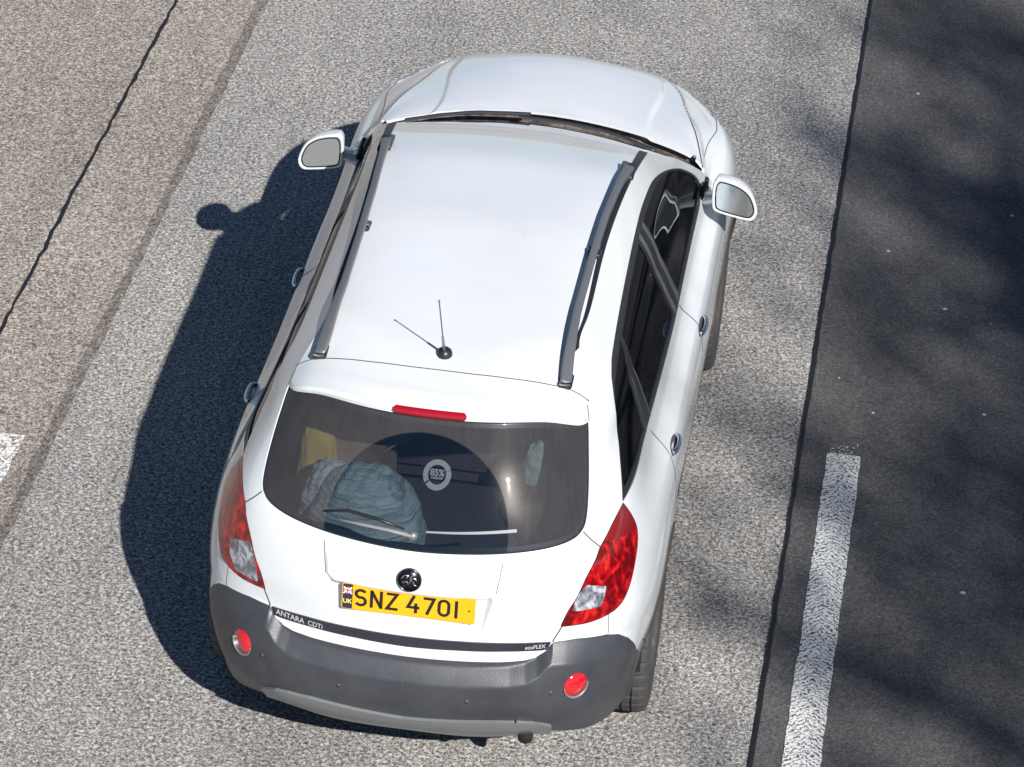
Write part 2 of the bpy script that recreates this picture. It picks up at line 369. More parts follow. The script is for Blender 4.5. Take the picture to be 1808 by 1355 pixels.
# ---------------------------------------------------------------- surface grids with displacement
CREASE=np.array([(0,.358),(.2,.357),(.41,.366),(.47,.376),(.515,.397),(.545,.43),(.56,.440),(.62,.438),(.70,.430),(.82,.41),(1.0,.36),(1.3,.25)])
GL_TOP=np.array([(0,1.368),(.28,1.370),(.564,1.374),(.70,1.368),(.836,1.360)])
REC=[(-.325,.727),(-.300,.713),(.300,.713),(.325,.727),(.292,.566),(.27,.556),(-.27,.556),(-.292,.566)]
PAN=[(-.340,.868),(.340,.868),(.328,.738),(.300,.716),(-.300,.716),(-.328,.738)]
def disp_rear(U,V):
    a=np.abs(U); vc=np.interp(a,CREASE[:,0],CREASE[:,1]); w=np.where(a<.56,.066,.085); h=.042
    d=vc-V; D=np.where(d>0,h*(1-sstep(d,.05,.34)),h*np.clip(1+d/w,0,1)); D=D*(1-.45*sstep(a,.60,.80))*(1-sstep(a,.90,1.2))
    uv=np.stack([U.ravel(),V.ravel()],1)
    s=sdf(uv,REC).reshape(U.shape); dep=sstep(-s,0,.012)*(.30+.70*np.clip((V-.556)/.157,0,1)); 
    D=D-.030*dep
    s2=sdf(uv,PAN).reshape(U.shape); D=D+.006*sstep(-s2,-.002,.006)*(1-sstep(V,.79,.87))
    vt=np.interp(a,GL_TOP[:,0],GL_TOP[:,1]); D=D+.014*sstep(V-vt,-.001,.007)*(1-sstep(a,.60,.84))
    # shoulder line along the doors
    sd_=np.clip((a-1.3)/.5,0,1); vs_=.735; D=D+sd_*.011*np.where(V>vs_,np.clip(1-(V-vs_)/.13,0,1),np.clip(1-(vs_-V)/.22,0,1))
    D=D-sd_*.006*np.exp(-((V-.30)/.09)**2)
    return D
def disp_front(U,V):
    a=np.abs(UFRONT-U); D=.011*np.where(V>.735,np.clip(1-(V-.735)/.13,0,1),np.clip(1-(.735-V)/.22,0,1))*np.clip((U9+.5-(UFRONT-a))/.5,0,1)
    rid=np.interp(V,[.85,.95,1.1,1.46],[.55,.62,.80,1.15]); D=D+.010*sstep(rid-a,-.02,.05)*sstep(V,.86,.95)
    sx=np.interp(V,[.80,.865,.955,1.036,1.078,1.10],[.35,.58,.849,1.24,1.567,1.69]); D=D-.012*sstep(a-sx,-.012,.030)*sstep(V,.78,.88)*(1-sstep(V,.96,1.06))
    return D
def grid(part):
    if part=='rear':
        c=np.arange(0,1.24,.0065); us=np.concatenate([c,np.arange(1.24,U9-.005,.013),[U9]]); us=np.concatenate([-us[:0:-1],us])
        vs=np.concatenate([np.arange(0,1.395,.0065),[1.40]])
    else: us=np.linspace(U9,2*UFRONT-U9,290); vs=np.linspace(0,VH[-1],125)
    P=wall_eval(us,vs,part); U,V=np.meshgrid(us,vs)
    def nrm(P):
        pu=np.gradient(P,us,axis=1);pv=np.gradient(P,vs,axis=0);n=np.cross(pu,pv);return n/(np.linalg.norm(n,axis=2)[...,None]+1e-12)
    Nn=nrm(P); P=P+Nn*(disp_rear if part=='rear' else disp_front)(U,V)[...,None]; Nn=nrm(P)
    nr,nc=U.shape; i=np.arange(nr*nc).reshape(nr,nc); a,b,c,d=i[:-1,:-1].ravel(),i[:-1,1:].ravel(),i[1:,1:].ravel(),i[1:,:-1].ravel()
    T=np.concatenate([np.stack([a,b,c],1),np.stack([a,c,d],1)])
    s=Soup(P.reshape(-1,3),Nn.reshape(-1,3),np.stack([U.ravel(),V.ravel()],1),T); s.us,s.vs,s.Pg,s.Ng=us,vs,P,Nn; return s
GR=grid('rear'); GF=grid('front')
def drape(uv,off=0,g=GR):
    uv=np.asarray(uv,float); out=[]
    i=np.clip(np.searchsorted(g.us,uv[:,0])-1,0,len(g.us)-2); j=np.clip(np.searchsorted(g.vs,uv[:,1])-1,0,len(g.vs)-2)
    s=((uv[:,0]-g.us[i])/(g.us[i+1]-g.us[i]))[:,None]; t=((uv[:,1]-g.vs[j])/(g.vs[j+1]-g.vs[j]))[:,None]
    f=lambda A:(A[j,i]*(1-s)+A[j,i+1]*s)*(1-t)+(A[j+1,i]*(1-s)+A[j+1,i+1]*s)*t
    n=f(g.Ng); n/=np.linalg.norm(n,axis=1)[:,None]; return f(g.Pg)+n*(off if np.isscalar(off) else np.asarray(off)[:,None]),n
CAR=empty('car',(0,0,0),label='white five-door crossover car with grey bumper and roof rails on pale asphalt',category='car')
def ribbon(uvs,w,g=GR,off=.0006,mb=None,step=.012):
    P=[np.array(p,float) for p in uvs]; L=[P[0]]
    for a,b in zip(P[:-1],P[1:]):
        n=max(1,int(np.linalg.norm(b-a)/step)); L+= [a+(b-a)*k/n for k in range(1,n+1)]
    L=np.array(L); p,n=drape(L,off,g); t=np.gradient(p,axis=0); s=np.cross(n,t); s/=np.linalg.norm(s,axis=1)[:,None]+1e-9
    V=np.concatenate([p-s*w/2,p+s*w/2]); k=len(L); mb=mb or MB(); mb.add(V,[(i,i+1,k+i+1,k+i) for i in range(k-1)]); return mb
# ---- regions
def half(U,a,b):   # >0 on the left of a->b
    a=np.array(a);b=np.array(b);e=(b-a)/np.linalg.norm(b-a); return lambda UV:(e[0]*(UV[:,1]-a[1])-e[1]*(UV[:,0]-a[0]))
def sym(right): return right+[(-a,b) for a,b in right[::-1] if abs(a)>1e-6]
AX=((-1.354,.36),(1.354,.36))
def axle(s,yz,r): d=np.hypot(s.P[:,1]-yz[0],s.P[:,2]-yz[1])-r; return np.where(np.abs(s.P[:,0])>.60,d,.5)
TAIL=smooth_poly([(.990,.945),(1.05,.877),(1.078,.815),(1.055,.765),(1.0,.708),(.955,.66),(.91,.620),(.86,.595),(.79,.583),(.70,.576),(.592,.580),(.612,.635),(.645,.69),(.682,.768),(.73,.83),(.762,.87),(.85,.915),(.92,.935)],5,True,(0,10))
GLASS=smooth_poly([(0,.893),(.2,.897),(.37,.901),(.5,.909),(.60,.925),(.655,.948),(.69,.985),(.735,1.09),(.782,1.225),(.836,1.358),(.564,1.372),(.28,1.368),(0,1.366),(-.28,1.368),(-.564,1.372),(-.836,1.358),(-.782,1.225),(-.735,1.09),(-.69,.985),(-.655,.948),(-.60,.925),(-.5,.909),(-.37,.901),(-.2,.897)],5,True,(9,15))
DLO=smooth_poly([(.985,.950),(1.018,1.013),(1.053,1.081),(1.09,1.133),(1.133,1.200),(1.196,1.272),(1.297,1.310),(1.385,1.323),(1.49,1.331),(1.77,1.339),(2.18,1.345),(2.55,1.350),(2.9,1.352),(3.42,1.342),(3.77,1.295),(3.93,1.19),(3.98,1.06),(3.955,.957),(3.87,.922),(3.4,.910),(2.88,.905),(2.56,.910),(2.17,.922),(1.745,.934),(1.284,.946)],5,True,(0,))
BUMP=[(0,.447),(.2,.449),(.374,.450),(.464,.454),(.505,.462),(.535,.48),(.555,.497),(.567,.520),(.667,.519),(.80,.503),(.87,.478),(.94,.432),(.99,.385),(1.05,.308),(1.12,.235),(1.17,.178),(1.30,.10),(1.30,-.1)]
CHR=sym([(0,.536),(.2,.536),(.4,.531),(.566,.520),(.556,.489),(.38,.497),(.2,.499),(0,.494)])
CHR=[(0,.536),(.2,.536),(.4,.531),(.563,.521),(.553,.490),(.38,.496),(.2,.498),(0,.494),(-.2,.498),(-.38,.496),(-.553,.490),(-.563,.521),(-.4,.531),(-.2,.536)]
def both(p): return [p,[(-a,b) for a,b in p]]
s=GR
for yz in AX: _,s=s.cut(axle(s,yz,.392))
clads=[]
for yz in AX:
    for sg in (1,-1):
        c,s=s.cut(np.where(s.P[:,0]*sg>0,axle(s,yz,.434),.5)); clads.append(c)
for sg in (1,-1):
    c,s=s.cut(np.where(s.UV[:,0]*sg>1.5,s.UV[:,1]-.10,.5)); c.off(.006).build('sill_trim',M['cladding'],CAR,rim=.02)
fb=sdf(s.UV,sym(BUMP)) ; fb=np.where((np.abs(s.UV[:,0])<1.29)&(s.UV[:,1]<np.interp(np.abs(s.UV[:,0]),[p[0] for p in BUMP[:-1]],[p[1] for p in BUMP[:-1]])-.055),-.055,fb)
bump,s=s.cut(fb)
# silver skid plate out of the bumper
SK=[(-.60,.128),(-.56,.165),(-.515,.20),(-.46,.214),(-.37,.218),(-.19,.206),(0,.196),(.19,.206),(.37,.218),(.46,.214),(.515,.20),(.56,.165),(.60,.128),(.60,-.1),(-.60,-.1)]
fs=sdf(bump.UV,SK); fs=np.where((np.abs(bump.UV[:,0])<.55)&(bump.UV[:,1]<.12),-.055,fs)
skid,bump=bump.cut(fs); BUMPER=bump.build('bumper',M['bumper'],CAR,rim=.015,label='dark grey plastic rear bumper')
skid.off(.013).build('skid_plate',M['silver'],BUMPER,rim=.03)
lights=[]
for k,p in enumerate(both([tuple(q) for q in TAIL])):
    t,s=s.cut(sdf(s.UV,p)); sg=1 if k==0 else -1
    REV=[(a,b) for a,b in [(.680,.738),(.778,.706),(.770,.665),(.752,.632),(.628,.640),(.640,.688)]] if sg>0 else [(-a,b) for a,b in [(.672,.742),(.805,.700),(.785,.645),(.745,.600),(.618,.600),(.628,.640),(.650,.695)]]
    d=sdf(t.UV,p); t2=Soup(t.P+t.N*(.002+.010*sstep(-d,0,.025))[:,None],t.N,t.UV,t.T)
    rv,t2=t2.cut(sdf(t2.UV,REV)); dk,t2=t2.cut(.845-t2.UV[:,1]-.25*(np.abs(t2.UV[:,0])-.90)+.01)
    L=t2.build('tail_light',M['red'],CAR,rim=.02); dk.build('dark_lens',M['reddark'],L,rim=.01); rv.build('reversing_light',M['clear'],L,rim=.01); lights.append(L)
    q=np.array(list(p)+[p[0]]); ribbon(q,.006,off=.001).build('seal',M['gapdark'],L)
g,s=s.cut(sdf(s.UV,[tuple(q) for q in GLASS]))
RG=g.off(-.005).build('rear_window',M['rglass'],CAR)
ribbon(np.array(list(GLASS)+[GLASS[0]]),.012,off=-.0035).build('window_seal',M['gapdark'],RG)
# black ceramic border of the rear glass
bd,_=g.cut(-(sdf(g.UV,[tuple(q) for q in GLASS])+.022)); bd.off(-.007).build('window_border',M['trim'],RG)
# spoiler lip
sp,s=s.cut(np.where(np.abs(s.UV[:,0])<.848,1.355+.012-s.UV[:,1],np.where(True,(np.abs(s.UV[:,0])-.848),.5)) if False else np.maximum(1.362-s.UV[:,1],np.abs(s.UV[:,0])-.845))
ch,s=s.cut(sdf(s.UV,CHR)); CH=ch.off(.006).build('trim_strip',M['darkchrome'],CAR,rim=.01,label='dark chrome strip across the tailgate')
# side windows
inner=[]
def hp(UV,a,b): return half(None,a,b)(UV)
PBL=([.90,.972,1.066,1.152,1.257,1.32,1.36],[2.785,2.733,2.66,2.60,2.515,2.495,2.49]); PBR=([.90,.97,1.061,1.14,1.235,1.30,1.36],[2.99,2.946,2.881,2.829,2.757,2.722,2.71])
PCL=([.90,.98,1.07,1.145,1.25,1.305,1.36],[1.675,1.645,1.612,1.603,1.61,1.665,1.74]); PCR=([.90,.985,1.07,1.14,1.244,1.30,1.36],[1.88,1.84,1.777,1.74,1.69,1.70,1.75])
pil=lambda P,v:np.interp(v,P[0],P[1])
def pline(P,du,n=14): return [(pil(P,v)+du,v) for v in np.linspace(.925,1.335,n)]
for k,p in enumerate(both([tuple(q) for q in DLO])):
    sg=1 if k==0 else -1
    w,s=s.cut(sdf(s.UV,p)); w=w.off(-.004)
    def mk(fn): return lambda w: fn(w.UV*np.array([sg,1]),sdf(w.UV*np.array([sg,1]),[tuple(q) for q in DLO]))
    fr=mk(lambda X,d:np.maximum(d+.020+.012*(X[:,1]<1.0),pil(PBR,X[:,1])-X[:,0]))
    rd=mk(lambda X,d:np.maximum(d+.020+.012*(X[:,1]<1.0),np.maximum(X[:,0]-pil(PBL,X[:,1]),pil(PCR,X[:,1])-X[:,0])))
    qr=mk(lambda X,d:np.maximum(d+.020+.012*(X[:,1]<1.0),X[:,0]-pil(PCL,X[:,1])))
    a,w=w.cut(fr(w)); b,w=w.cut(rd(w)); c,w=w.cut(qr(w))
    a.off(-.006).build('front_window',M['sglass'],CAR); b.off(-.006).build('rear_door_window',M['tglass'],CAR); c.off(-.006).build('quarter_window',M['tglass'],CAR)
    T=w.build('window_frame',M['trim'],CAR,rim=.012)
    for L,w_ in ((pline(PBL,.105),.010),): ribbon([(sg*x,y) for x,y in L],w_,off=-.003).build('pillar_gap',M['gapdark'],T)
    for L,w_ in ((pline(PBR,-.045),.040),(pline(PBL,.045),.040),(pline(PCL,.02)[:9],.012),(pline(PCR,-.02)[:9],.014)):
        ribbon([(sg*x,y) for x,y in L],w_,off=-.0028).build('pillar_cover',M['pillar'],T)
# doors, tailgate
RD=[(1.735,.99),(1.745,.925),(1.80,.85),(1.812,.77),(1.79,.68),(1.80,.56),(1.88,.42),(1.97,.25),(2.0,.10)]
FD=[(2.86,.99),(2.875,.925),(2.915,.85),(2.93,.75),(2.905,.60),(2.885,.30),(2.885,.10)]
FF=[(3.945,.99),(3.955,.90),(3.975,.75),(3.95,.45),(3.92,.10)]
panels=[]
for sg in (1,-1):
    for nm,poly in (('rear_door',RD+FD[::-1]),('front_door',FD+FF[::-1])):
        pp=[(sg*a,b) for a,b in poly]; f=sdf(s.UV,pp)
        lo=min(a for a,b in poly);hi=max(a for a,b in poly)
        X=s.UV*np.array([sg,1]); core=(X[:,0]>lo+.3)&(X[:,0]<hi-.3)&(X[:,1]>.16)&(X[:,1]<.93); f=np.where(core,-.055,f)
        d,s=s.cut(f); panels.append((nm,sg,d))
TG=[(0,1.0),(.66,1.0),(.668,.930),(.757,.869),(.75,.80),(.70,.72),(.60,.60),(.592,.58),(.567,.52),(.555,.490),(.53,.467),(.505,.455),(.464,.445),(0,.43)]
f=sdf(s.UV,sym(TG)); f=np.where((np.abs(s.UV[:,0])<.52)&(s.UV[:,1]>.5)&(s.UV[:,1]<.93),-.055,f)
tg,s=s.cut(f); TAILG=tg.build('tailgate',M['paint'],CAR,rim=.012)
doors={}
for nm,sg,d in panels: doors[nm,sg]=d.build(nm,M['paint'],CAR,rim=.01)
# front part
t=GF
for yz in AX: _,t=t.cut(axle(t,yz,.392))
for k,sg in enumerate((1,-1)):
    c,t=t.cut(np.where(t.P[:,0]*sg>0,axle(t,AX[1],.434),.5)); clads[2+k]=clads[2+k].plus(c)
for c in clads: c.off(.006).build('wheel_arch_trim',M['cladding'],CAR,rim=.02)
fm=lambda P:[(UFRONT-a,b) for a,b in P]+[(UFRONT+a,b) for a,b in P[::-1]]
def cutf(P):
    global t
    f=sdf(t.UV,P); 
    A=np.array(P); x=t.UV; inside=np.zeros(len(x),bool)
    for a,b in zip(A,np.roll(A,-1,0)):
        cc=((a[1]>x[:,1])!=(b[1]>x[:,1])); 
        with np.errstate(all='ignore'): xx=(b[0]-a[0])*(x[:,1]-a[1])/(b[1]-a[1])+a[0]
        inside^=cc&(x[:,0]<xx)
    f=np.where(inside,-np.abs(f),np.abs(f)); r,t=t.cut(f); return r
HO=[(0,.80),(.35,.80),(.58,.865),(.849,.955),(1.24,1.036),(1.567,1.078),(1.69,1.10),(1.78,1.13),(1.78,1.50),(0,1.50)]
HP=[(UFRONT-a,b) for a,b in HO]+[(UFRONT+a,b) for a,b in HO[::-1]][1:-1]
BON=cutf(HP).build('bonnet',M['paint'],CAR,rim=.012)
for sg in(1,-1):
    hl=cutf([(UFRONT-sg*a,b) for a,b in [(.40,.74),(.62,.83),(.95,.83),(1.08,.80),(.95,.68),(.6,.60),(.45,.62)]]); hl.off(.004).build('headlight',M['clear'],CAR,rim=.02)
gr=cutf([(UFRONT-.40,.72),(UFRONT+.40,.72),(UFRONT+.34,.48),(UFRONT-.34,.48)]); gr.off(-.01).build('grille',M['trim'],CAR)
lb=cutf([(UFRONT-1.3,.34),(UFRONT+1.3,.34),(UFRONT+1.3,-.1),(UFRONT-1.3,-.1)]); FBm=lb.off(.005).build('front_bumper',M['bumper'],CAR,rim=.02)
BODY=s.plus(t).build('body',M['paint'],CAR,rim=.012)
# inner skin (dark headlining, seen through the windows)
ih,_=s.plus(t).cut(.86-np.where(True,s.plus(t).UV[:,1],0)); ih.off(-.035).build('inner_trim',M['inner'],CAR,flip=True)
# ---------------------------------------------------------------- roof
rs=GR; top=rs.Pg[-1]; topn=rs.Ng[-1]; us=rs.us
q=np.abs(us)<=.8171
rear=np.array([[p for p in top[q]]])[0]; nA=61; nT=150
def resample(P,n):
    d=np.concatenate([[0],np.cumsum(np.linalg.norm(np.diff(P,axis=0),axis=1))]); x=np.linspace(0,d[-1],n); return np.stack([np.interp(x,d,P[:,k]) for k in range(3)],1)
rear=resample(rear,nA); sideR=resample(top[us>=.8171-1e-6],nT); sideR[0]=rear[-1]; sideL=sideR*np.array([-1,1,1]); rear[0]=sideL[0]
aa=np.linspace(-1,1,nA); front=np.stack([aa*sideR[-1][0],sideR[-1][1]+.075*(1-aa**2),sideR[-1][2]+.010*(1-aa**2)],1)
A=aa[None,:,None]*.5+.5; Tt=np.linspace(0,1,nT)[:,None,None]
def blend(a): return a
Pc=(1-Tt)*rear[None]+Tt*front[None]+(1-A)*sideL[:,None]+A*sideR[:,None]-((1-Tt)*((1-A)*rear[0]+A*rear[-1])+Tt*((1-A)*front[0]+A*front[-1]))
zt=np.interp(Pc[:,nA//2,1],[-1.90,-1.67,-1.56,-1.2,-.6,0,.25,.40,.485],[1.640,1.670,1.688,1.716,1.738,1.718,1.676,1.630,Pc[-1,nA//2,2]])
zt=np.convolve(np.pad(zt,6,'edge'),np.ones(13)/13,'valid'); zt[:1]=Pc[0,nA//2,2]; dz_=zt-Pc[:,nA//2,2]; dz_[:8]*=np.linspace(0,1,8); dz_[-8:]*=np.linspace(1,0,8)
Pc[:,:,2]+=dz_[:,None]*(1-np.abs(2*A[:,:,0]-1)**2.6)
pu=np.gradient(Pc,axis=1);pt=np.gradient(Pc,axis=0);nn=np.cross(pu,pt);nn/=np.linalg.norm(nn,axis=2)[...,None]
i=np.arange(nT*nA).reshape(nT,nA);a,b,c,d=i[:-1,:-1].ravel(),i[:-1,1:].ravel(),i[1:,1:].ravel(),i[1:,:-1].ravel()
roof=Soup(Pc.reshape(-1,3),nn.reshape(-1,3),Pc.reshape(-1,3)[:,:2].copy(),np.concatenate([np.stack([a,b,c],1),np.stack([a,c,d],1)]))
SEAM=np.array([(0,-1.672),(.12,-1.672),(.278,-1.664),(.38,-1.650),(.434,-1.640),(.50,-1.622),(.55,-1.614),(.62,-1.61)])
ys=np.interp(np.abs(roof.P[:,0]),SEAM[:,0],SEAM[:,1]); rsp,rf=roof.cut(roof.P[:,1]-ys)
SPO=rsp.plus(sp).build('spoiler',M['paint'],CAR,rim=.01)
ROOF=rf.build('roof',M['paint'],CAR); rf.off(-.04).build('headlining',M['inner'],CAR,flip=True)
def roofpt(x,y,off=0):
    """point on the roof above (x,y)"""
    d=(Pc[:,:,0]-x)**2+(Pc[:,:,1]-y)**2; j,i=np.unravel_index(d.argmin(),d.shape); p=Pc[j,i]; n=nn[j,i]
    z=p[2]-(n[0]*(x-p[0])+n[1]*(y-p[1]))/n[2]; return np.array([x,y,z+off])
mb=MB(); xs=np.linspace(-.58,.58,60); P1=[roofpt(x,np.interp(abs(x),SEAM[:,0],SEAM[:,1]),.001) for x in xs]
V=[];
for p in P1: V+= [p+np.array([0,-.003,0]),p+np.array([0,.003,0])]
mb.add(V,[(2*k,2*k+2,2*k+3,2*k+1) for k in range(len(P1)-1)]).build('panel_gap',M['gap'],CAR)
# seam continues down the side of the spoiler and past the window corner to the lamps
for sg in (1,-1):
    ribbon([(sg*.90,1.398),(sg*.872,1.385),(sg*.850,1.365),(sg*.838,1.355)],.005).build('panel_gap',M['gap'],CAR)
    ribbon([(sg*.662,.945),(sg*.70,.912),(sg*.757,.869)],.0055,off=.001).build('panel_gap',M['gap'],CAR)
    ribbon([(sg*.596,.578),(sg*.567,.520)],.006,off=.001).build('panel_gap',M['gap'],CAR)
    ribbon([(sg*.80,.583),(sg*.806,.503)],.003,off=.001).build('panel_gap',M['gap'],CAR)
    for L in (RD,FD,FF): ribbon([(sg*a,b) for a,b in smooth_poly(L,4,False) if b<.925],.0065,off=.001).build('panel_gap',M['gap'],CAR)
    ribbon([(sg*1.98,.12),(sg*3.92,.12)],.005,off=.001).build('panel_gap',M['gap'],CAR)
    ribbon([(sg*.345,.868),(sg*.331,.74)],.003,off=.001).build('panel_gap',M['gap'],CAR)
    ribbon([(UFRONT-sg*a,b) for a,b in HO[1:8]],.007,g=GF,off=.001).build('panel_gap',M['gap'],CAR)
    ribbon([(UFRONT-sg*a,b) for a,b in [(.88,.79),(1.2,.86),(1.42,.93),(1.60,.975)]],.004,g=GF,off=.001).build('panel_gap',M['gap'],CAR)
ribbon([(0,.445),(0,.21)],.003,off=.001).build('panel_gap',M['gap'],CAR)
for sg in(1,-1): ribbon([(sg*.80,1.392),(sg*.79,1.376)],.003,off=.001).build('panel_gap',M['gap'],CAR)

# roof ditch strips
for sg in (1,-1):
    mb=MB(); V=[]; Q=Pc[:,-4:] if sg>0 else Pc[:,:4][:,::-1]
    for k in [k for k in range(7,nT) if Pc[k,-1,1]>-1.40]: V+=[Q[k,1]+np.array([0,0,.004]),Q[k,3]+np.array([-sg*.001,0,.0035])]
    m_=len(V)//2; mb.add(V,[(2*k,2*k+1,2*k+3,2*k+2)[::sg] for k in range(m_-1)]); mb.build('roof_gutter',M['trim'],CAR)
# roof rails
RX=lambda y:np.interp(y,[-1.64,-1.5,-1.2,-.8,-.45,-.1,.1,.2],[.486,.477,.470,.476,.488,.510,.528,.535])
def rail(sg):
    yy=np.array([-1.632,-1.625,-1.55,-1.45,-1.32,-1.1,-.60,-.25,-.10,.0,.07,.10,.115])
    hh=np.array([.030,.034,.040,.046,.050,.052,.054,.052,.050,.044,.036,.022,.010]); ww=np.array([.020,.0235,.0235,.021,.017,.0145,.0145,.0145,.016,.020,.0235,.022,.016])
    th_=np.array([.030,.034,.036,.036,.034,.032,.030,.032,.036,.040,.036,.022,.010])
    t=np.linspace(0,1,90); y=np.interp(t*(len(yy)-1),range(len(yy)),yy); h=np.interp(y,yy,hh); w=np.interp(y,yy,ww); th=np.interp(y,yy,th_)
    V=[];n=14
    for k in range(90):
        xc=RX(y[k]); base=roofpt(sg*xc,y[k])[2]
        for j in range(n):
            a=2*PI*j/n; cx=math.copysign(abs(math.cos(a))**.45,math.cos(a))*w[k]; cz=math.copysign(abs(math.sin(a))**.45,math.sin(a))*th[k]/2
            V.append((sg*xc+cx,y[k],base+h[k]-th[k]/2+cz-sg*cx*.25))
    mb=MB(); F=grid_faces(90,n,True); F=[f[::-1] for f in F]; mb.add(V,F+[tuple(range(n)),tuple(range(89*n,90*n))[::-1]])
    r=mb.build('roof_rail',M['alu'],CAR,True)
    for yf,l,wd in ((-1.60,.085,.027),(-.72,.055,.026),(.055,.13,.028)):
        p=roofpt(sg*RX(yf),yf,.010); b=MB(); b.box(p,(wd,l/2,.012),bev=.006); b.build('rail_foot',M['trim'],r,True)
        if yf>-1.5: p=roofpt(sg*(RX(yf)-.020),yf,.022); b=MB(); b.box(p,(.012,l/2-.012,.008),bev=.004); b.build('rail_pad',M['bumper'],r,True)
    return r
for sg in(1,-1): rail(sg)
# ---------------------------------------------------------------- windscreen and cowl
colP=GR.Pg[:,-1]; vs=GR.vs; mk=vs>.955; cp=colP[mk]; tt=(vs[mk]-vs[mk][0])/(vs[mk][-1]-vs[mk][0])
nA2=41; aa=np.linspace(-1,1,nA2); V=[]
for p,t_ in zip(cp,tt):
    for a in aa: V.append((a*(p[0]-.012),p[1]+(1-a*a)*(.16*(1-t_)+.075*t_)-.0,p[2]+(1-a*a)*(.06*(1-t_)+.008*t_)))
WS=mesh('windscreen',V,grid_faces(len(cp),nA2),CAR,M['sglass'],True)
mb=MB(); low=np.array(V[:nA2]); V2=[]
for k,a in enumerate(aa):
    ab=abs(a); hx=a*.735; hy=1.366-.152*ab**2.2; hz=1.214-.05*ab**2.2; lo=low[k]
    V2+=[lo+np.array([0,-.05,.032]),lo+np.array([0,.02,-.010]),((lo[0]+hx)/2,(lo[1]+hy)/2+.02,min(lo[2],hz)-.035),(hx,hy+.03,hz-.05),(hx,hy+.05,hz-.012)]
mb.add(V2,[(5*k+j,5*k+5+j,5*k+6+j,5*k+1+j)[::-1] for k in range(nA2-1) for j in range(4)])
mcowl=mat('cowl_plastic',(.05,.045,.045),.6); q_=N(mcowl); q_.l(q_.ramp(q_.noise(q_.obj(),16,4,.7),[(.35,(.02,.018,.018)),(.55,(.10,.085,.075)),(.72,(.28,.24,.21))]),q_.b.inputs['Base Color'])
mb.build('cowl',mcowl,CAR,True)
for (pts) in ([(.55,1.13),(.30,1.235),(-.10,1.265)],[(-.05,1.30),(-.35,1.265),(-.62,1.175)]):
    P_=[]
    for x_,y_ in smooth_poly(pts,5,False):
        k=np.argmin(np.abs(low[:,0]-x_)); P_.append((x_,y_,low[k,2]+.045))
    mb=MB(); mb.tube(P_,.008,6); w=mb.build('wiper',M['trim'],CAR,True)
    mb=MB(); mb.tube([(p[0],p[1]-.03,p[2]+.012) for p in P_],.005,5); mb.build('wiper_blade',M['bumper'],w)
# ---------------------------------------------------------------- number plate, badge, lettering, brake light, reflectors
PC=np.array([0,-2.250,.968]); pr=np.array([1,0,0]); pn=np.array([0,-math.cos(R(6)),math.sin(R(6))]); pu_=np.cross(pn,pr)*-1; pu_=np.array([0,math.sin(R(6)),math.cos(R(6))])
def on_plate(x,y,o=0): return PC+pr*x+pu_*y+pn*o
def flat(pts,h=.001,off=0.,frame=on_plate):
    """extruded polygon on the plate frame"""
    n=len(pts); V=[frame(x,y,off) for x,y in pts]+[frame(x,y,off+h) for x,y in pts]
    return V,[tuple(range(n))[::-1],tuple(range(n,2*n))]+[(k,(k+1)%n,n+(k+1)%n,n+k) for k in range(n)]
def rrect(x0,y0,x1,y1,r,n=5):
    o=[]
    for cx,cy,a0 in ((x1-r,y1-r,0),(x0+r,y1-r,90),(x0+r,y0+r,180),(x1-r,y0+r,270)):
        for k in range(n+1): a=R(a0+90*k/n); o.append((cx+r*math.cos(a),cy+r*math.sin(a)))
    return o
mpl=mat('plate_yellow',(.86,.40,.004),.42,0,.5,.3)
mb=MB(); mb.add(*flat(rrect(-.26,-.0555,.26,.0555,.008),.003)); PL=mb.build('number_plate',mpl,CAR)
mb=MB(); mb.add(*flat(rrect(-.257,-.0535,-.218,.0535,.006),.0006,.003)); mb.build('plate_band',mat('plate_navy',(.03,.022,.05),.4),PL)
def stroke(pts,w,closed=False):
    P=[np.array(p,float) for p in pts]; n=len(P); L=[];Rr=[]
    for i in range(n):
        if closed: a,b=P[i-1],P[(i+1)%n]; d1=P[i]-a; d2=b-P[i]
        else: d1=P[i]-P[max(i-1,0)]; d2=P[min(i+1,n-1)]-P[i]
        if np.linalg.norm(d1)<1e-9: d1=d2
        if np.linalg.norm(d2)<1e-9: d2=d1
        d1/=np.linalg.norm(d1); d2/=np.linalg.norm(d2); t_=d1+d2; 
        t_/=np.linalg.norm(t_)+1e-9; nrm=np.array([-t_[1],t_[0]]); c_=max(.5,abs(np.dot(t_,d1))); L.append(P[i]+nrm*w/2/c_); Rr.append(P[i]-nrm*w/2/c_)
    V=L+Rr; m_=n if closed else n-1
    return V,[(n+i,n+(i+1)%n,(i+1)%n,i) for i in range(m_)]
def arc(cx,cy,rx,ry,a0,a1,n=10): return [(cx+rx*math.cos(R(a0+(a1-a0)*k/n)),cy+ry*math.sin(R(a0+(a1-a0)*k/n))) for k in range(n+1)]
W_,H_=.050,.079; w_=.0125; hw=W_/2-w_/2; hh_=H_/2-w_/2
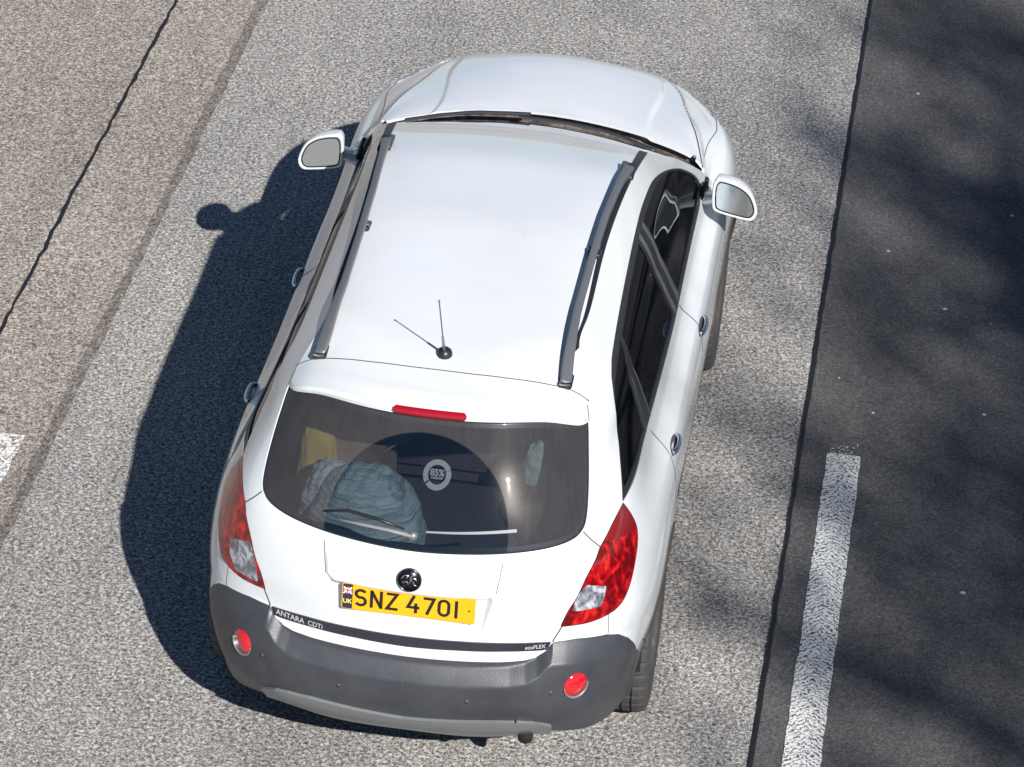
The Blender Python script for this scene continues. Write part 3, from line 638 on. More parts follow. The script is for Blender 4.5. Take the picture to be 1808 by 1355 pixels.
G={'S':[arc(0,hh_-.0155,hw,.0155,25,180)+arc(0,hh_-.0155,hw,.0175,180,262,5)+arc(0,-hh_+.0175,hw,.0175,82,0,5)+arc(0,-hh_+.0155,hw,.0155,0,-155)],
'N':[[(-hw,-H_/2),(-hw,H_/2)],[(-hw,H_/2-.004),(hw,-H_/2+.004)],[(hw,-H_/2),(hw,H_/2)]],
'Z':[[(-hw-.003,hh_),(hw,hh_),(-hw,-hh_),(hw+.005,-hh_)]],
'4':[[(.003,H_/2),(-hw-.002,-.014),(hw+.006,-.014)],[(.010,.006),(.010,-H_/2)]],
'7':[[(-hw-.004,hh_),(hw,hh_),(-.008,-H_/2)]],
'0':[arc(0,hh_-hw,hw,hw,0,180,10)+arc(0,-hh_+hw,hw,hw,180,360,10)],
'1':[[(0,-H_/2),(0,H_/2)]]}
x0=-.186
for chx,adv in (('S',.061),('N',.061),('Z',.061),(' ',.022),('4',.061),('7',.058),('0',.048),('1',.04)):
    if chx==' ': x0+=adv; continue
    mb=MB()
    for st in G[chx]:
        V2,F=stroke(st,w_,closed=(chx=='0')); mb.add([on_plate(x0+p[0],p[1]*.97,.0042) for p in V2],F)
    mb.build('plate_character',M['letters'],PL); x0+=adv
mb=MB(); mb.add(*flat(rrect(.232,-.004,.240,.004,.003),.0005,.0032)); mb.build('plate_screw',M['letters'],PL)
# small flag on the band
mb=MB(); mb.add(*flat([(-.254,.012),(-.221,.012),(-.221,.040),(-.254,.040)],.0003,.0038)); mb.build('flag_field',mat('flag_blue',(.02,.03,.16),.5),PL)
mb=MB()
for a,b in (((-.254,.012),(-.221,.040)),((-.254,.040),(-.221,.012))): V2,F=stroke([a,b],.006); mb.add([on_plate(p[0],p[1],.0046) for p in V2],F)
for a,b in (((-.2375,.012),(-.2375,.040)),((-.254,.026),(-.221,.026))): V2,F=stroke([a,b],.008); mb.add([on_plate(p[0],p[1],.0048) for p in V2],F)
mb.build('flag_white',M['white'],PL)
mb=MB()
for a,b in (((-.2375,.012),(-.2375,.040)),((-.254,.026),(-.221,.026))): V2,F=stroke([a,b],.0045); mb.add([on_plate(p[0],p[1],.0051) for p in V2],F)
mb.build('flag_red',mat('flag_red',(.6,.03,.03),.5),PL)
def textmesh(txt,size,bold=0):
    cu_=bpy.data.curves.new('t','FONT'); cu_.body=txt; cu_.size=size; cu_.align_x='CENTER'; cu_.align_y='CENTER'; cu_.offset=bold; cu_.resolution_u=3
    o=bpy.data.objects.new('t',cu_); COL.objects.link(o); dg=bpy.context.evaluated_depsgraph_get(); me=bpy.data.meshes.new_from_object(o.evaluated_get(dg))
    V=[tuple(v.co) for v in me.vertices]; F=[tuple(p.vertices) for p in me.polygons]; bpy.data.objects.remove(o); bpy.data.meshes.remove(me); return V,F
V2,F=textmesh('UK',.026,.0008); mb=MB(); mb.add([on_plate(-.2375+p[0],-.022+p[1],.0046) for p in V2],F); mb.build('plate_country',mat('plate_gold',(.75,.62,.12),.5),PL)
def uvtext(txt,size,u0,v0,m,parent,off,sx=1,bold=0,name='lettering'):
    V2,F=textmesh(txt,size,bold); P_,_=drape([(u0+p[0]*sx,v0+p[1]*1.02) for p in V2],off); mb=MB(); mb.add(P_,F); return mb.build(name,m,parent)
mlt=mat('badge_silver',(.62,.62,.62),.35,.3)
uvtext('ANTARA',.030,-.475,.5095,mlt,CH,.0072,1.05,.0004); uvtext('CDTi',.027,-.365,.5095,mlt,CH,.0072,1.05,.0002); uvtext('ecoFLEX',.022,.50,.5075,mlt,CH,.0072,1,.0002)
# badge
bc,bn=drape([(0,.783)],.0); bc=bc[0];bn=bn[0]; bu=np.cross(bn,[1,0,0]); bu/=np.linalg.norm(bu); br=np.array([1,0,0.]); 
if bu[2]<0: bu=-bu
def disc(mb,c,n,r,h0,h1,seg=40,prof=None):
    n=np.array(n);a=np.cross(n,[0,0,1]);a/=np.linalg.norm(a);b=np.cross(n,a); V=[c+n*h0+r*(a*math.cos(2*PI*k/seg)+b*math.sin(2*PI*k/seg)) for k in range(seg)]+[c+n*h1+r*.96*(a*math.cos(2*PI*k/seg)+b*math.sin(2*PI*k/seg)) for k in range(seg)]+[c+n*(h1+.002)]
    mb.add(V,[(k,(k+1)%seg,seg+(k+1)%seg,seg+k) for k in range(seg)]+[(seg+k,seg+(k+1)%seg,2*seg) for k in range(seg)])
bf=lambda x,y,o: bc+br*x+bu*y+bn*o
mb=MB(); disc(mb,bc,bn,.047,0,.010); BD=mb.build('badge',mat('badge_dark',(.012,.012,.015),.25,.4),CAR,True)
mb=MB(); mb.tube([bf(.045*math.cos(2*PI*k/36),.045*math.sin(2*PI*k/36),.010) for k in range(37)],.0035,6,False); mb.build('badge_ring',mat('badge_rim',(.12,.12,.13),.2,1),BD,True)
mb=MB()
for pts in ([(-.030,.006),(-.018,.020),(-.004,.018),(-.012,.008)],[(-.026,-.012),(-.010,-.006),(-.002,-.016)],[(.002,-.010),(.008,.006),(.020,.010),(.030,.002)],[(.012,.022),(.004,.012),(.010,.0)],[(.014,-.002),(.022,-.016),(.030,-.020)]):
    mb.tube([bf(x_,y_,.0125) for x_,y_ in smooth_poly(pts,4,False)],.0028,6)
mb.build('badge_emblem',M['chrome'],BD,True)
# brake light on the lip
BL=[(-.150,1.374),(-.138,1.362),(.140,1.362),(.152,1.374),(.142,1.390),(-.140,1.390)]
c_=np.array([(u,v) for v in np.linspace(1.3655,1.3915,6) for u in np.linspace(-.156,.156,40)]); ed=[]
V=[];
for r_ in range(6):
    vfr=r_/5; half_=.156-.014*abs(vfr-.5)*2
    for k in range(40): u_=-half_+2*half_*k/39; p,n0=drape([(u_,1.367+.030*vfr)],.005+.006*math.sin(PI*vfr)); V.append(p[0])
mb=MB(); mb.add(V,grid_faces(6,40)); mb.build('brake_light',M['brake'],CAR,True)
for sg in (1,-1):
    c_,n_=drape([(sg*.676,.343)],-.002); mb=MB(); disc(mb,c_[0],n_[0],.052,-.004,.0035); rr=mb.build('reflector',M['refl'],CAR,True)
    mb=MB(); a_=np.cross(n_[0],[0,0,1]);a_/=np.linalg.norm(a_);b_=np.cross(n_[0],a_); b_=b_ if b_[2]>0 else -b_
    mb.tube([c_[0]+n_[0]*.003+.054*(a_*math.cos(R(t_))+b_*math.sin(R(t_))) for t_ in range(180,361,10)],[.002+.004*math.sin(R(t_-180)) for t_ in range(180,361,10)],6); mb.build('reflector_rim',M['silver'],rr,True)
    for u_,v_ in ((.575,.33),(.25,.30)):
        c_,n_=drape([(sg*u_,v_)],0); mb=MB(); disc(mb,c_[0],n_[0],.0095,-.001,.0012,16); mb.build('parking_sensor',M['bumper'],BUMPER,True)
# rear wiper
def up(u_,v_,o): return tuple(drape([(u_,v_)],o)[0][0])
mb=MB(); c_,n_=drape([(-.004,.948)],.004); disc(mb,c_[0],n_[0],.019,-.01,.022,20); WI=mb.build('rear_wiper',M['alu'],CAR,True)
mb=MB(); mb.tube([up(-.004,.948,.022),up(-.10,.957,.026),up(-.20,.958,.024),up(-.31,.955,.016)],[.011,.010,.009,.006],8,True,.6); mb.build('wiper_arm',mat('wiper_grey',(.22,.22,.23),.5),WI,True)
mb=MB(); mb.tube([up(-.36,.968,.008),up(-.27,.990,.012),up(-.15,.985,.013),up(-.04,.966,.010)],[.004,.007,.007,.004],8); mb.build('wiper_blade',M['trim'],WI,True)
# lower right streak left by the blade and sticker
mb=MB(); V=[];
for k in range(21):
    t_=k/20; w0=.006+.005*t_; v0=.965+.012*t_; V+=[up(.045+.34*t_,v0-w0/2,-.0035),up(.045+.34*t_,v0+w0/2,-.0035)]
mb.add(V,[(2*k,2*k+2,2*k+3,2*k+1) for k in range(20)]); mb.build('window_moulding',mat('moulding',(.20,.21,.22),.5),RG)
SC=(.060,1.158)
def ringuv(r0,r1,a0,a1,n=24): 
    V=[];
    for k in range(n+1):
        a=R(a0+(a1-a0)*k/n)
        for r_ in(r0,r1): V.append((SC[0]+r_*math.cos(a),SC[1]+r_*math.sin(a)))
    P_,_=drape(V,-.0042); return P_,[(2*k,2*k+1,2*k+3,2*k+2) for k in range(n)]
mb=MB(); mb.add(*ringuv(.036,.056,20,215)); mb.add(*ringuv(.036,.056,222,378)); ST=mb.build('window_sticker',mstk,RG)
uvtext('85%',.034,SC[0],SC[1]+.006,mstk,RG,-.0042,1,.001,'sticker_print'); uvtext('AVERAGE',.011,SC[0],SC[1]-.013,mstk,RG,-.0042,1.0,.0006,'sticker_print')
# ---------------------------------------------------------------- mirrors, handles, antenna
MO=[(.853,1.262),(.868,1.274),(.915,1.268),(.960,1.254),(.992,1.236),(1.022,1.208),(1.042,1.170),(1.054,1.130),(1.052,1.104),(1.040,1.084),(1.018,1.078),(.95,1.088),(.89,1.100),(.862,1.110),(.850,1.128),(.844,1.19),(.846,1.24)]
def mirror(sg):
    O=smooth_poly(MO,3); c=O.mean(0); V=[];n=len(O); F=[]
    lay=[(.86,.850,0),(.86,.834,0),(.97,.830,0),(1.0,.838,0),(1.0,.858,0),(.94,.90,0),(.78,.93,0),(.55,.95,0),(.2,.955,0)]
    for k,(s_,y,_) in enumerate(lay):
        for p in O: q=c+(p-c)*s_; V.append((sg*q[0],y,q[1]))
    F=grid_faces(len(lay),n,True); F.append(tuple((len(lay)-1)*n+k for k in range(n)))
    if sg>0: F=[f[::-1] for f in F]
    H=mesh('door_mirror',V,F,CAR,M['paint'],True)
    # glass tilted slightly down and outwards
    cx,cz=c; V=[(sg*(cx+(p[0]-cx)*.845),.840+.006*(p[1]-cz)/.1,cz+(p[1]-cz)*.845) for p in O]; f=tuple(range(n))
    g_=mesh('mirror_glass',V,[f if sg>0 else f[::-1]],H,M['mirror'])
    mb=MB(); mb.tube([(sg*(cx+(p[0]-cx)*.84),.835,cz+(p[1]-cz)*.84) for p in list(O)+[O[0]]],.0035,6,False); mb.build('mirror_seal',M['gapdark'],H)
    mb=MB(); mb.tube([(sg*.80,.985,1.085),(sg*.835,.965,1.105),(sg*.875,.93,1.135),(sg*.90,.905,1.155)],[.075,.062,.055,.055],14,True,.50); mb.build('mirror_arm',M['paint'],H,True)
    mb=MB(); mb.box((sg*.797,1.02,1.10),(.012,.10,.028),bev=.008); mb.build('mirror_base',M['trim'],H,True)
for sg in(1,-1): mirror(sg)
def handle(sg,u_,v_,nm):
    mb=MB(); pts=[up(sg*(u_-.075),v_+.002,.004),up(sg*(u_-.055),v_,.016),up(sg*u_,v_-.002,.021),up(sg*(u_+.055),v_,.017),up(sg*(u_+.075),v_+.002,.004)]
    P_=[tuple(x) for x in smooth_poly(pts,4,False)]; mb.tube(P_,.010,8,True,1.25); mb.build('handle',M['chrome'],doors[nm,sg],True)
    c_,n_=drape([(sg*u_,v_)],.001); mb=MB(); V=[];k_=24
    for k in range(k_): a=2*PI*k/k_; V.append(up(sg*u_+.085*math.cos(a),v_+.030*math.sin(a),.0015))
    mb.add(V,[tuple(range(k_))]); mb.build('handle_recess',M['gap'],doors[nm,sg])
for sg in(1,-1): handle(sg,1.91,.725,'rear_door'); handle(sg,2.96,.69,'front_door')
ab=roofpt(0,-1.575)
mb=MB(); V=[];seg=28
for r_,h in ((.031,.0),(.031,.010),(.027,.022),(.016,.032),(.004,.034)):
    for k in range(seg): a=2*PI*k/seg; V.append((ab[0]+r_*math.cos(a),ab[1]+r_*1.05*math.sin(a),ab[2]+h-.004))
mb.add(V,grid_faces(5,seg,True)+[tuple(4*seg+k for k in range(seg))]); AN=mb.build('antenna',M['trim'],CAR,True)
T0=np.array([0,-1.59,ab[2]+.025]); T1=np.array([-.004,-1.765,ab[2]+.355])
mb=MB(); L=lambda t_:T0+(T1-T0)*t_; mb.tube([L(0),L(.28),L(.281),L(.30)],[.0062,.0055,.0045,.0030],8); mb.tube([L(.28),L(.98),L(.98),L(1)],[.0028,.0026,.0042,.0042],8); mb.build('mast',mat('mast_grey',(.16,.165,.18),.4),AN,True)
# ---------------------------------------------------------------- wheels
mty=M['rubber']; mrim=mat('rim_silver',(.45,.45,.46),.35,.8)
def lathe(prof,seg=96,mod=None):
    V=[]
    for k in range(seg):
        a=2*PI*k/seg
        for i,(x_,r_) in enumerate(prof):
            rr=r_ if mod is None else mod(k,i,r_); V.append((x_,rr*math.cos(a),rr*math.sin(a)))
    n=len(prof); F=[(k*n+i,k*n+i+1,((k+1)%seg)*n+i+1,((k+1)%seg)*n+i) for k in range(seg) for i in range(n-1)]
    return V,F
def wheel(y,sg):
    g=empty('wheel_tmp'); bpy.data.objects.remove(g)
    prof=[(.085,.235),(.108,.250),(.118,.290),(.117,.325),(.106,.348),(.086,.3565),(.060,.358),(.059,.350),(.050,.350),(.049,.3585),(.020,.359),(.019,.350),(.008,.350),(.007,.359)]
    prof=prof+[(-a,b) for a,b in prof[::-1]]; n=len(prof)
    def mod(k,i,r_):
        if k%6==0 and r_>.345: return r_-.006
        return r_
    V,F=lathe(prof,216,mod); cx=sg*.786
    o=mesh('wheel',[(cx+v[0],y+v[1],.357+v[2]) for v in V],F,CAR,mty,False); o.name='wheel'
    V,F=lathe([(.06,.238),(.09,.236),(.092,.226),(.06,.215),(.0,.205),(-.09,.22)],64); 
    mb=MB(); mb.add([(cx+sg*v[0],y+v[1],.357+v[2]) for v in V],F)
    for k in range(5):
        a=2*PI*k/5+.3; d=np.array([math.cos(a),math.sin(a)]); pts=[(cx+sg*.055,y+d[0]*.03,.357+d[1]*.03),(cx+sg*.068,y+d[0]*.12,.357+d[1]*.12),(cx+sg*.080,y+d[0]*.222,.357+d[1]*.222)]
        mb.tube(pts,[.034,.026,.030],8,True,.9)
    mb.tube([(cx+sg*.03,y,.357),(cx+sg*.072,y,.357)],[.06,.045],20); mb.build('rim',mrim,o,True)
for y in(-1.354,1.354):
    for sg in(1,-1): wheel(y,sg)
# ---------------------------------------------------------------- inside, underside
mb=MB(); mb.box((0,0,.38),(.66,1.80,.10)); mb.box((0,0,.40),(.84,.90,.12)); mb.box((0,-1.95,.50),(.50,.16,.08)); mb.build('underbody',M['gapdark'],CAR)
for x_ in (.32,.475): MB().tube([(x_,-1.9,.345),(x_,-2.19,.348)],.030,14).build('exhaust',M['gapdark'],CAR,True)
for sg in (1,-1):
    for y in AX:
        mb=MB(); V=[];n=28
        for k in range(n+1):
            a=PI*k/n-.15+.3*k/n*0; 
            for xx in (.60,.875): V.append((sg*xx,y[0]+.415*math.cos(a),.36+.415*math.sin(a)))
        mb.add(V,[(2*k,2*k+1,2*k+3,2*k+2) for k in range(n)]); mb.build('wheel_arch_liner',M['gapdark'],CAR,True)
mb=MB(); mb.box((0,-.25,.60),(.74,1.75,.02)); mb.build('cabin_floor',M['inner'],CAR)
mb=MB(); mb.box((0,-1.62,.84),(.62,.40,.012)); mb.build('boot_floor',M['inner'],CAR)
mb=MB(); mb.box((.48,-1.40,.95),(.14,.22,.10),bev=.02); mb.build('boot_side_trim',M['inner'],CAR)
def seat(x_,y_,w,hd=True):
    mb=MB(); mb.box((x_,y_,.82),(w,.26,.10),bev=.04); mb.box((x_,y_-.30,1.12),(w,.07,.32),Matrix.Rotation(R(14),3,'X'),bev=.05)
    if hd:
        for q in ([x_] if w<.4 else [x_-.42,x_,x_+.42]): mb.box((q,y_-.40,1.475),(.13,.045,.075),Matrix.Rotation(R(10),3,'X'),bev=.03)
    return mb.build('seat',M['seat'],CAR,True)
seat(-.37,.05,.25); seat(.37,.05,.25); seat(0,-.80,.66)
mb=MB(); V=[];n=30
for k in range(n):
    a=2*PI*k/n; V.append((.37+.18*math.cos(a),.50-.06*math.sin(a),1.02+.17*math.sin(a)))
mb.tube(V+[V[0]],.014,8,False); mb.box((.37,.52,1.01),(.07,.03,.05),bev=.015); mb.build('steering_wheel',M['trim'],CAR,True)
mb=MB(); mb.box((0,.95,.98),(.70,.25,.10),bev=.05); mb.build('dashboard',M['trim'],CAR,True)
# ---------------------------------------------------------------- load seen through the rear window
def lump(name,c,h,m,seed,amp=.12,fr=7,p=2.4,**props):
    r_=np.random.default_rng(seed); V=[];n1,n2=56,30; ph=r_.uniform(0,6,(8,3)); kk=r_.normal(0,fr,(8,3))
    for j in range(n2+1):
        f=PI/2*j/n2
        for i in range(n1):
            t_=2*PI*i/n1; d=np.array([math.copysign(abs(math.cos(t_))**(2/p),math.cos(t_))*math.cos(f),math.copysign(abs(math.sin(t_))**(2/p),math.sin(t_))*math.cos(f),math.sin(f)])
            w=sum(abs(math.sin(kk[q]@d+ph[q,0])) for q in range(8))/8-.6; d=d*(1+amp*w*2)
            V.append((c[0]+d[0]*h[0],c[1]+d[1]*h[1],c[2]+d[2]*h[2]))
    return mesh(name,V,grid_faces(n2+1,n1,True),None,m,True,**props)
def cloth(name,c,sc=12,fold=0):
    m=mat(name,c,.9); q=N(m); o=q.obj(); w=q.noise(o,sc,5,.65,.6); q.l(q.ramp(w,[(.3,tuple(x*.75 for x in c)),(.7,c)]),q.b.inputs['Base Color']); 
    if fold:
        mp=q.n('Mapping'); mp.inputs['Scale'].default_value=(5,5,fold); mp.inputs['Rotation'].default_value=(.25,.35,0); q.l(o,mp.inputs[0]); f=q.noise(mp.outputs[0],1,4,.6,1.2); q.bump(f,1.0,.03)
        c2=q.ramp(f,[(.35,tuple(x*.78 for x in c)),(.6,c)]); q.l(c2,q.b.inputs['Base Color'])
    else: q.bump(w,.6,.01)
    return m
mbl=cloth('pale_blue_cloth',(.43,.49,.49),12,42)
lump('blanket',(-.275,-1.68,.855),(.24,.20,.325),mbl,3,.085,5,2.3,label='crumpled pale blue blanket heaped behind the left half of the rear window',category='blanket')
lump('pillow',(-.43,-1.60,.855),(.13,.15,.27),cloth('pale_grey_cloth',(.42,.50,.49),12,30),9,.14,8,label='light grey rumpled pillow wedged left of the blue blanket',category='pillow')
lump('paper_bag',(-.515,-1.40,.86),(.085,.085,.42),cloth('mustard_paper',(.62,.42,.10),9),5,.10,5,3.5,label='mustard yellow paper bag standing behind the pillow',category='bag')
mb=MB(); mb.box((-.345,-1.33,.985),(.11,.10,.13),Matrix.Rotation(R(-8),3,'Z')); BX=mb.build('cardboard_box',cloth('cardboard',(.30,.20,.14),5),None,label='brown cardboard box behind the blue blanket in the boot',category='box')
mb=MB(); 
mfl=cloth('cardboard_flap',(.38,.27,.19),5)
for sx,rt in ((-1,55),(1,-40)): MB().box((-.345+sx*.135,-1.33,1.13),(.05,.095,.003),Matrix.Rotation(R(rt),3,'Y')).build('flap',mfl,BX)
lump('plastic_bag',(.375,-1.40,1.052),(.065,.07,.17),cloth('pale_green_plastic',(.36,.46,.40),10),15,.12,6,2.2,label='pale green crumpled bag on the dark trim at the right side of the boot',category='bag')
# ---------------------------------------------------------------- road
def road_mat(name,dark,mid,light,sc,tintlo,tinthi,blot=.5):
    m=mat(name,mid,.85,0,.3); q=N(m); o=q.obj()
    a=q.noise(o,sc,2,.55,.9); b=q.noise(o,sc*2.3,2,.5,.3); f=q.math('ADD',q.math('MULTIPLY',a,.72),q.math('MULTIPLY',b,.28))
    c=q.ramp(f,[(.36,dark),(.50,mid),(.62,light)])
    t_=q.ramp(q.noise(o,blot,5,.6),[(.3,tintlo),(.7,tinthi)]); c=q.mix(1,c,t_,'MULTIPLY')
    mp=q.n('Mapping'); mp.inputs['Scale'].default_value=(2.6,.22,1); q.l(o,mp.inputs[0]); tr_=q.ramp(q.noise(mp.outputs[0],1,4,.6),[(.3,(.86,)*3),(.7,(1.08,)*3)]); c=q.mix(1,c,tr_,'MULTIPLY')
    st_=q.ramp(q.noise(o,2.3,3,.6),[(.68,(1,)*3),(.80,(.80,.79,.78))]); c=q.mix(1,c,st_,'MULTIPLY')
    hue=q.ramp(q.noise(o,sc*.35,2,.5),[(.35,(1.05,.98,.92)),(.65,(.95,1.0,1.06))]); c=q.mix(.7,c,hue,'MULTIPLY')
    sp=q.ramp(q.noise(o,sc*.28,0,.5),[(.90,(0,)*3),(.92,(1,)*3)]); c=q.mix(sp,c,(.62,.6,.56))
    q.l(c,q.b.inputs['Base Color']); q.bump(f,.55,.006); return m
def sheet(name,x0,x1,y0,y1,z,m,**p): return mesh(name,[(x0,y0,z),(x1,y0,z),(x1,y1,z),(x0,y1,z)],[(0,1,2,3)],None,m,False,kind='structure',**p)
mroad=road_mat('pale_asphalt',(.060,.057,.054),(.25,.241,.228),(.60,.58,.55),74,(.86,.86,.87),(1.1,1.08,1.05))
mleft=road_mat('brown_asphalt',(.065,.059,.053),(.25,.230,.206),(.57,.52,.465),72,(.86,.83,.80),(1.1,1.07,1.03))
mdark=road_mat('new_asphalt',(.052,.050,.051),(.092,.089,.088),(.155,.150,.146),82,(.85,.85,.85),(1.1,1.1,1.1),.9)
Zr=0.0
sheet('ground',-400,400,-400,400,-.02,road_mat('grass_verge',(.03,.05,.015),(.06,.09,.03),(.10,.13,.05),9,(.8,.8,.8),(1.1,1.1,1.1)))
def wavy(x,y0,y1,amp,seed,st=.05):
    r_=np.random.default_rng(seed); ys=np.arange(y0,y1+st,st); n_=r_.normal(0,1,len(ys)); k=np.array([.25,.5,.25]); n2=np.convolve(np.convolve(n_,k,'same'),k,'same')
    lo=np.convolve(r_.normal(0,1,len(ys)),np.ones(25)/25,'same'); return x+amp*(n2+2.5*lo),ys
def strip(name,xa,ya,xb,yb,z,m,**p):
    V=[(a,b,z) for a,b in zip(xa,ya)]+[(a,b,z) for a,b in zip(xb,yb)]; k=len(xa)
    return mesh(name,V,[(k+i+1,k+i,i,i+1)[::-1] for i in range(k-1)],None,m,False,kind='structure',**p)
sl=.0049  # the road runs a touch off the car's axis
RT=lambda x,y:x+sl*y
xa,ya=wavy(-2.005,-60,60,.004,4,.04); xb,yb=wavy(-2.485,-60,60,.0,5,.04)
sheet('road',-13,13,-90,90,0,mroad)
strip('road_left_lane',RT(np.full(len(ya),-12.8),ya),ya,RT(xa,ya),ya,.004,mleft)
mj=road_mat('joint_dirt',(.055,.048,.042),(.165,.146,.128),(.38,.34,.30),74,(.8,.8,.8),(1,1,1))
xj,_=wavy(-2.046,-60,60,.008,14,.04); xj2,_=wavy(-1.990,-60,60,.005,15,.04)
strip('road_seam',RT(xj,ya),ya,RT(xj2,ya),ya,.008,mj)
x1,y1=wavy(-2.488,-60,60,.0042,21,.025); w1,_=wavy(.020,-60,60,.0045,22,.025)
tar=mat('tar',(.012,.012,.014),.6); strip('road_crack',RT(x1-np.abs(w1)/2,y1),y1,RT(x1+np.abs(w1)/2,y1),y1,.010,tar)
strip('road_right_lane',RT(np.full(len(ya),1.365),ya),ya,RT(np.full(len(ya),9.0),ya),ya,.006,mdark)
x2,y2=wavy(1.366,-60,60,.0028,31,.03); w2,_=wavy(.018,-60,60,.0022,32,.03)
strip('road_joint',RT(x2-np.abs(w2)/2,y2),y2,RT(x2+np.abs(w2)/2,y2),y2,.012,tar)
# lane paint: real marking worn through to the stones
def paint(name,wear,rib):
    m=bpy.data.materials.new(name); m.use_nodes=True; q=N(m); o=q.obj(); b=q.b
    n1=q.noise(o,85,2,.6,.8); c=q.ramp(n1,[(.32,(.50,.49,.46)),(.52,(.80,.79,.77))]); q.l(c,b.inputs['Base Color']); b.inputs['Roughness'].default_value=.6
    if rib:
        sx=q.n('SeparateXYZ'); q.l(o,sx.inputs[0]); ax=q.math('ABSOLUTE',q.math('SUBTRACT',q.math('ADD',sx.outputs[0],q.math('MULTIPLY',sx.outputs[1],-sl)),1.5665))
        ph=q.math('ADD',q.math('MULTIPLY',sx.outputs[1],230),q.math('MULTIPLY',ax,190)); ph=q.math('ADD',ph,q.math('MULTIPLY',q.noise(o,38,2),17)); sn=q.math('SINE',ph)
        f=q.math('ADD',q.math('MULTIPLY',sn,.20),q.math('MULTIPLY',q.noise(o,105,3,.7,.8),1.45)); al=q.ramp(f,[(.55,(0,)*3),(.68,(1,)*3)])
    else: al=q.ramp(q.noise(o,60,2,.6,.6),[(wear,(0,)*3),(wear+.04,(1,)*3)])
    tr=q.n('BsdfTransparent'); mx=q.n('MixShader'); q.l(al,mx.inputs[0]); q.l(tr.outputs[0],mx.inputs[1]); q.l(b.outputs[0],mx.inputs[2]); q.l(mx.outputs[0],q.t.nodes['Material Output'].inputs[0])
    q.bump(n1,.5,.004); return m
def edge(x,y0,y1,seed,a=.003): xx,yy=wavy(x,y0,y1,a,seed,.02); return xx,yy
pr_=paint('ribbed_road_paint',.3,True); pl_=paint('worn_road_paint',.47,False)
for k in range(-3,3):
    y0=.63-4-9*k;  y1=.63-9*k
    xa_,ya_=edge(1.489,y0,y1,40+k); xb_,_=edge(1.643,y0,y1,50+k)
    strip('lane_marking',RT(xa_,ya_),ya_,RT(xb_,ya_),ya_,.012,pr_)
xa_,ya_=edge(-2.28,-6.1,-.03,61,.004); xb_,_=edge(-2.128,-6.1,-.03,62,.006); strip('lane_marking',RT(xa_,ya_),ya_,RT(xb_,ya_),ya_,.009,pl_)
# scattered paint specks where the bar starts
mb=MB()
for _ in range(60):
    x_=random.uniform(1.50,1.63); y_=.635+abs(random.gauss(0,.045)); r_=random.uniform(.002,.0045); a0=random.random()*6; mb.add([(RT(x_,y_)+r_*math.cos(a0+k*1.257),y_+r_*math.sin(a0+k*1.257),.0125) for k in range(5)],[(0,1,2,3,4)])
mb.build('lane_marking_specks',mat('paint_speck',(.7,.68,.62),.7),None,kind='structure')
# pale pebbles on the new asphalt
mb=MB(); r2=np.random.default_rng(12)
for x_,y_,r_ in [(2.33,4.75,.016),(2.27,3.12,.013),(1.97,2.09,.014),(1.66,2.6,.009),(2.16,.02-.35,.015),(1.68,1.05,.008),(2.2,2.0,.006)]+[(r2.uniform(1.45,4),r2.uniform(-3,7),r2.uniform(.0015,.003)) for _ in range(22)]:
    n=8; V=[(x_+r_*math.cos(2*PI*k/n)*(1+.25*r2.normal()*.5),y_+.7*r_*math.sin(2*PI*k/n),.006) for k in range(n)]+[(x_,y_,.006+r_*.6)]; mb.add(V,[(k,(k+1)%n,n) for k in range(n)])
mb.build('pebbles',mat('pebble',(.45,.44,.42),.8),None,kind='stuff',label='scattered pale pebbles and chips lying on the dark asphalt',category='pebbles')
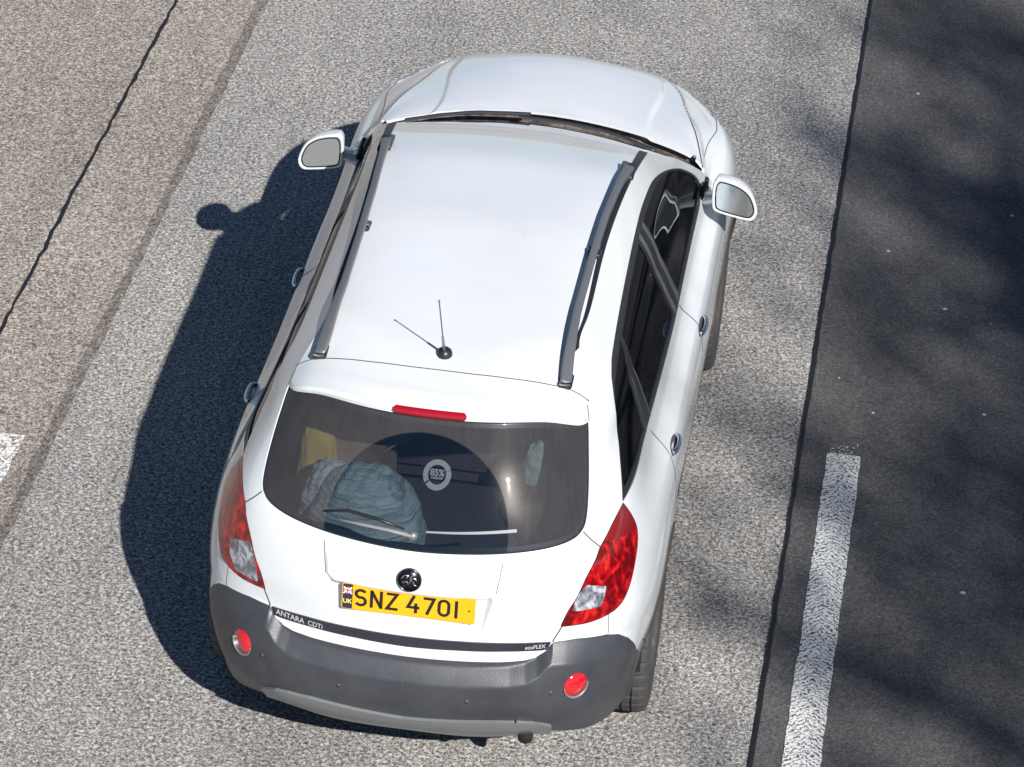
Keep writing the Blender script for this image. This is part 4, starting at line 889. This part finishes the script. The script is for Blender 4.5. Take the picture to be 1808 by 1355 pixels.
# ---------------------------------------------------------------- roadside tree whose shade falls on the dark lane
def tree(base,h,cc,rad,seed,ncl,per,label):
    """base point, height, crown centre and radii (relative to the base), clumps of leaves on the twigs"""
    r_=np.random.default_rng(seed); root=empty('tree',base,label=label,category='tree'); cc=np.array(cc,float);rad=np.array(rad,float)
    mb=MB(); tips=[]
    def inside(p,k=1.0): return (((p-cc)/rad)**2).sum()<k
    def grow(p,d,l,r0,lev):
        n=5; pts=[p]; rr=[r0]
        for k in range(n):
            d=d+r_.normal(0,.09,3)+(np.array([0,0,.03]) if lev else 0); d/=np.linalg.norm(d); q=p+d*l/n
            if lev and not inside(q,1.15): break
            p=q; pts.append(p); rr.append(r0*(1-.55*(k+1)/n))
        if len(pts)<2: return
        mb.tube(pts,rr,8 if lev<2 else 5)
        if lev>=2: tips.extend(pts[1:])
        if lev>=3: return
        for k in range(5 if lev else 12):
            i=int(r_.integers(1,len(pts))) if lev else int(r_.integers(3,len(pts))); a=r_.normal(0,1,3); a[2]=abs(a[2])*.4; a/=np.linalg.norm(a); dd=d*.35+a*.95; dd/=np.linalg.norm(dd); grow(pts[i],dd,(l*.66 if lev else rad[0]*.9)*r_.uniform(.75,1.15),max(rr[i]*.60,.008),lev+1)
    grow(np.zeros(3),np.array([0,0,1.]),cc[2]+rad[2]*.6,.24,0)
    bark=mat('bark',(.10,.075,.055),.9); q=N(bark); o=q.obj(); n_=q.noise(o,6,5,.7); q.l(q.ramp(n_,[(.3,(.05,.038,.03)),(.7,(.16,.125,.09))]),q.b.inputs['Base Color']); q.bump(n_,.8,.03)
    mb.build('trunk',bark,root,True)
    tips=np.array(tips); ci=tips[r_.integers(0,len(tips),ncl)]; nl=ncl*per; bd=np.array([.80,-.45,-.22])+r_.normal(0,.22,(ncl,3)); C=np.repeat(ci,per,0)+r_.normal(0,1,(nl,3))*np.repeat(r_.uniform(.07,.16,(ncl,1)),per,0)+np.repeat(bd,per,0)*r_.normal(0,1,(nl,1))*np.repeat(r_.uniform(.3,1.0,(ncl,1)),per,0)
    A=r_.normal(0,1,(nl,3));A/=np.linalg.norm(A,axis=1)[:,None]; B=np.cross(A,r_.normal(0,1,(nl,3)));B/=np.linalg.norm(B,axis=1)[:,None]; s_=r_.uniform(.045,.085,(nl,1))
    V=np.stack([C-A*s_,C-B*s_*.55,C+A*s_,C+B*s_*.55],1).reshape(-1,3); F=np.arange(nl*4).reshape(-1,4)
    lf=mat('leaves',(.06,.10,.03),.6); q=N(lf); q.l(q.ramp(q.noise(q.obj(),1.2,3),[(.35,(.04,.075,.02)),(.65,(.09,.13,.04))]),q.b.inputs['Base Color'])
    mesh('crown',V,F,root,lf)
    return root
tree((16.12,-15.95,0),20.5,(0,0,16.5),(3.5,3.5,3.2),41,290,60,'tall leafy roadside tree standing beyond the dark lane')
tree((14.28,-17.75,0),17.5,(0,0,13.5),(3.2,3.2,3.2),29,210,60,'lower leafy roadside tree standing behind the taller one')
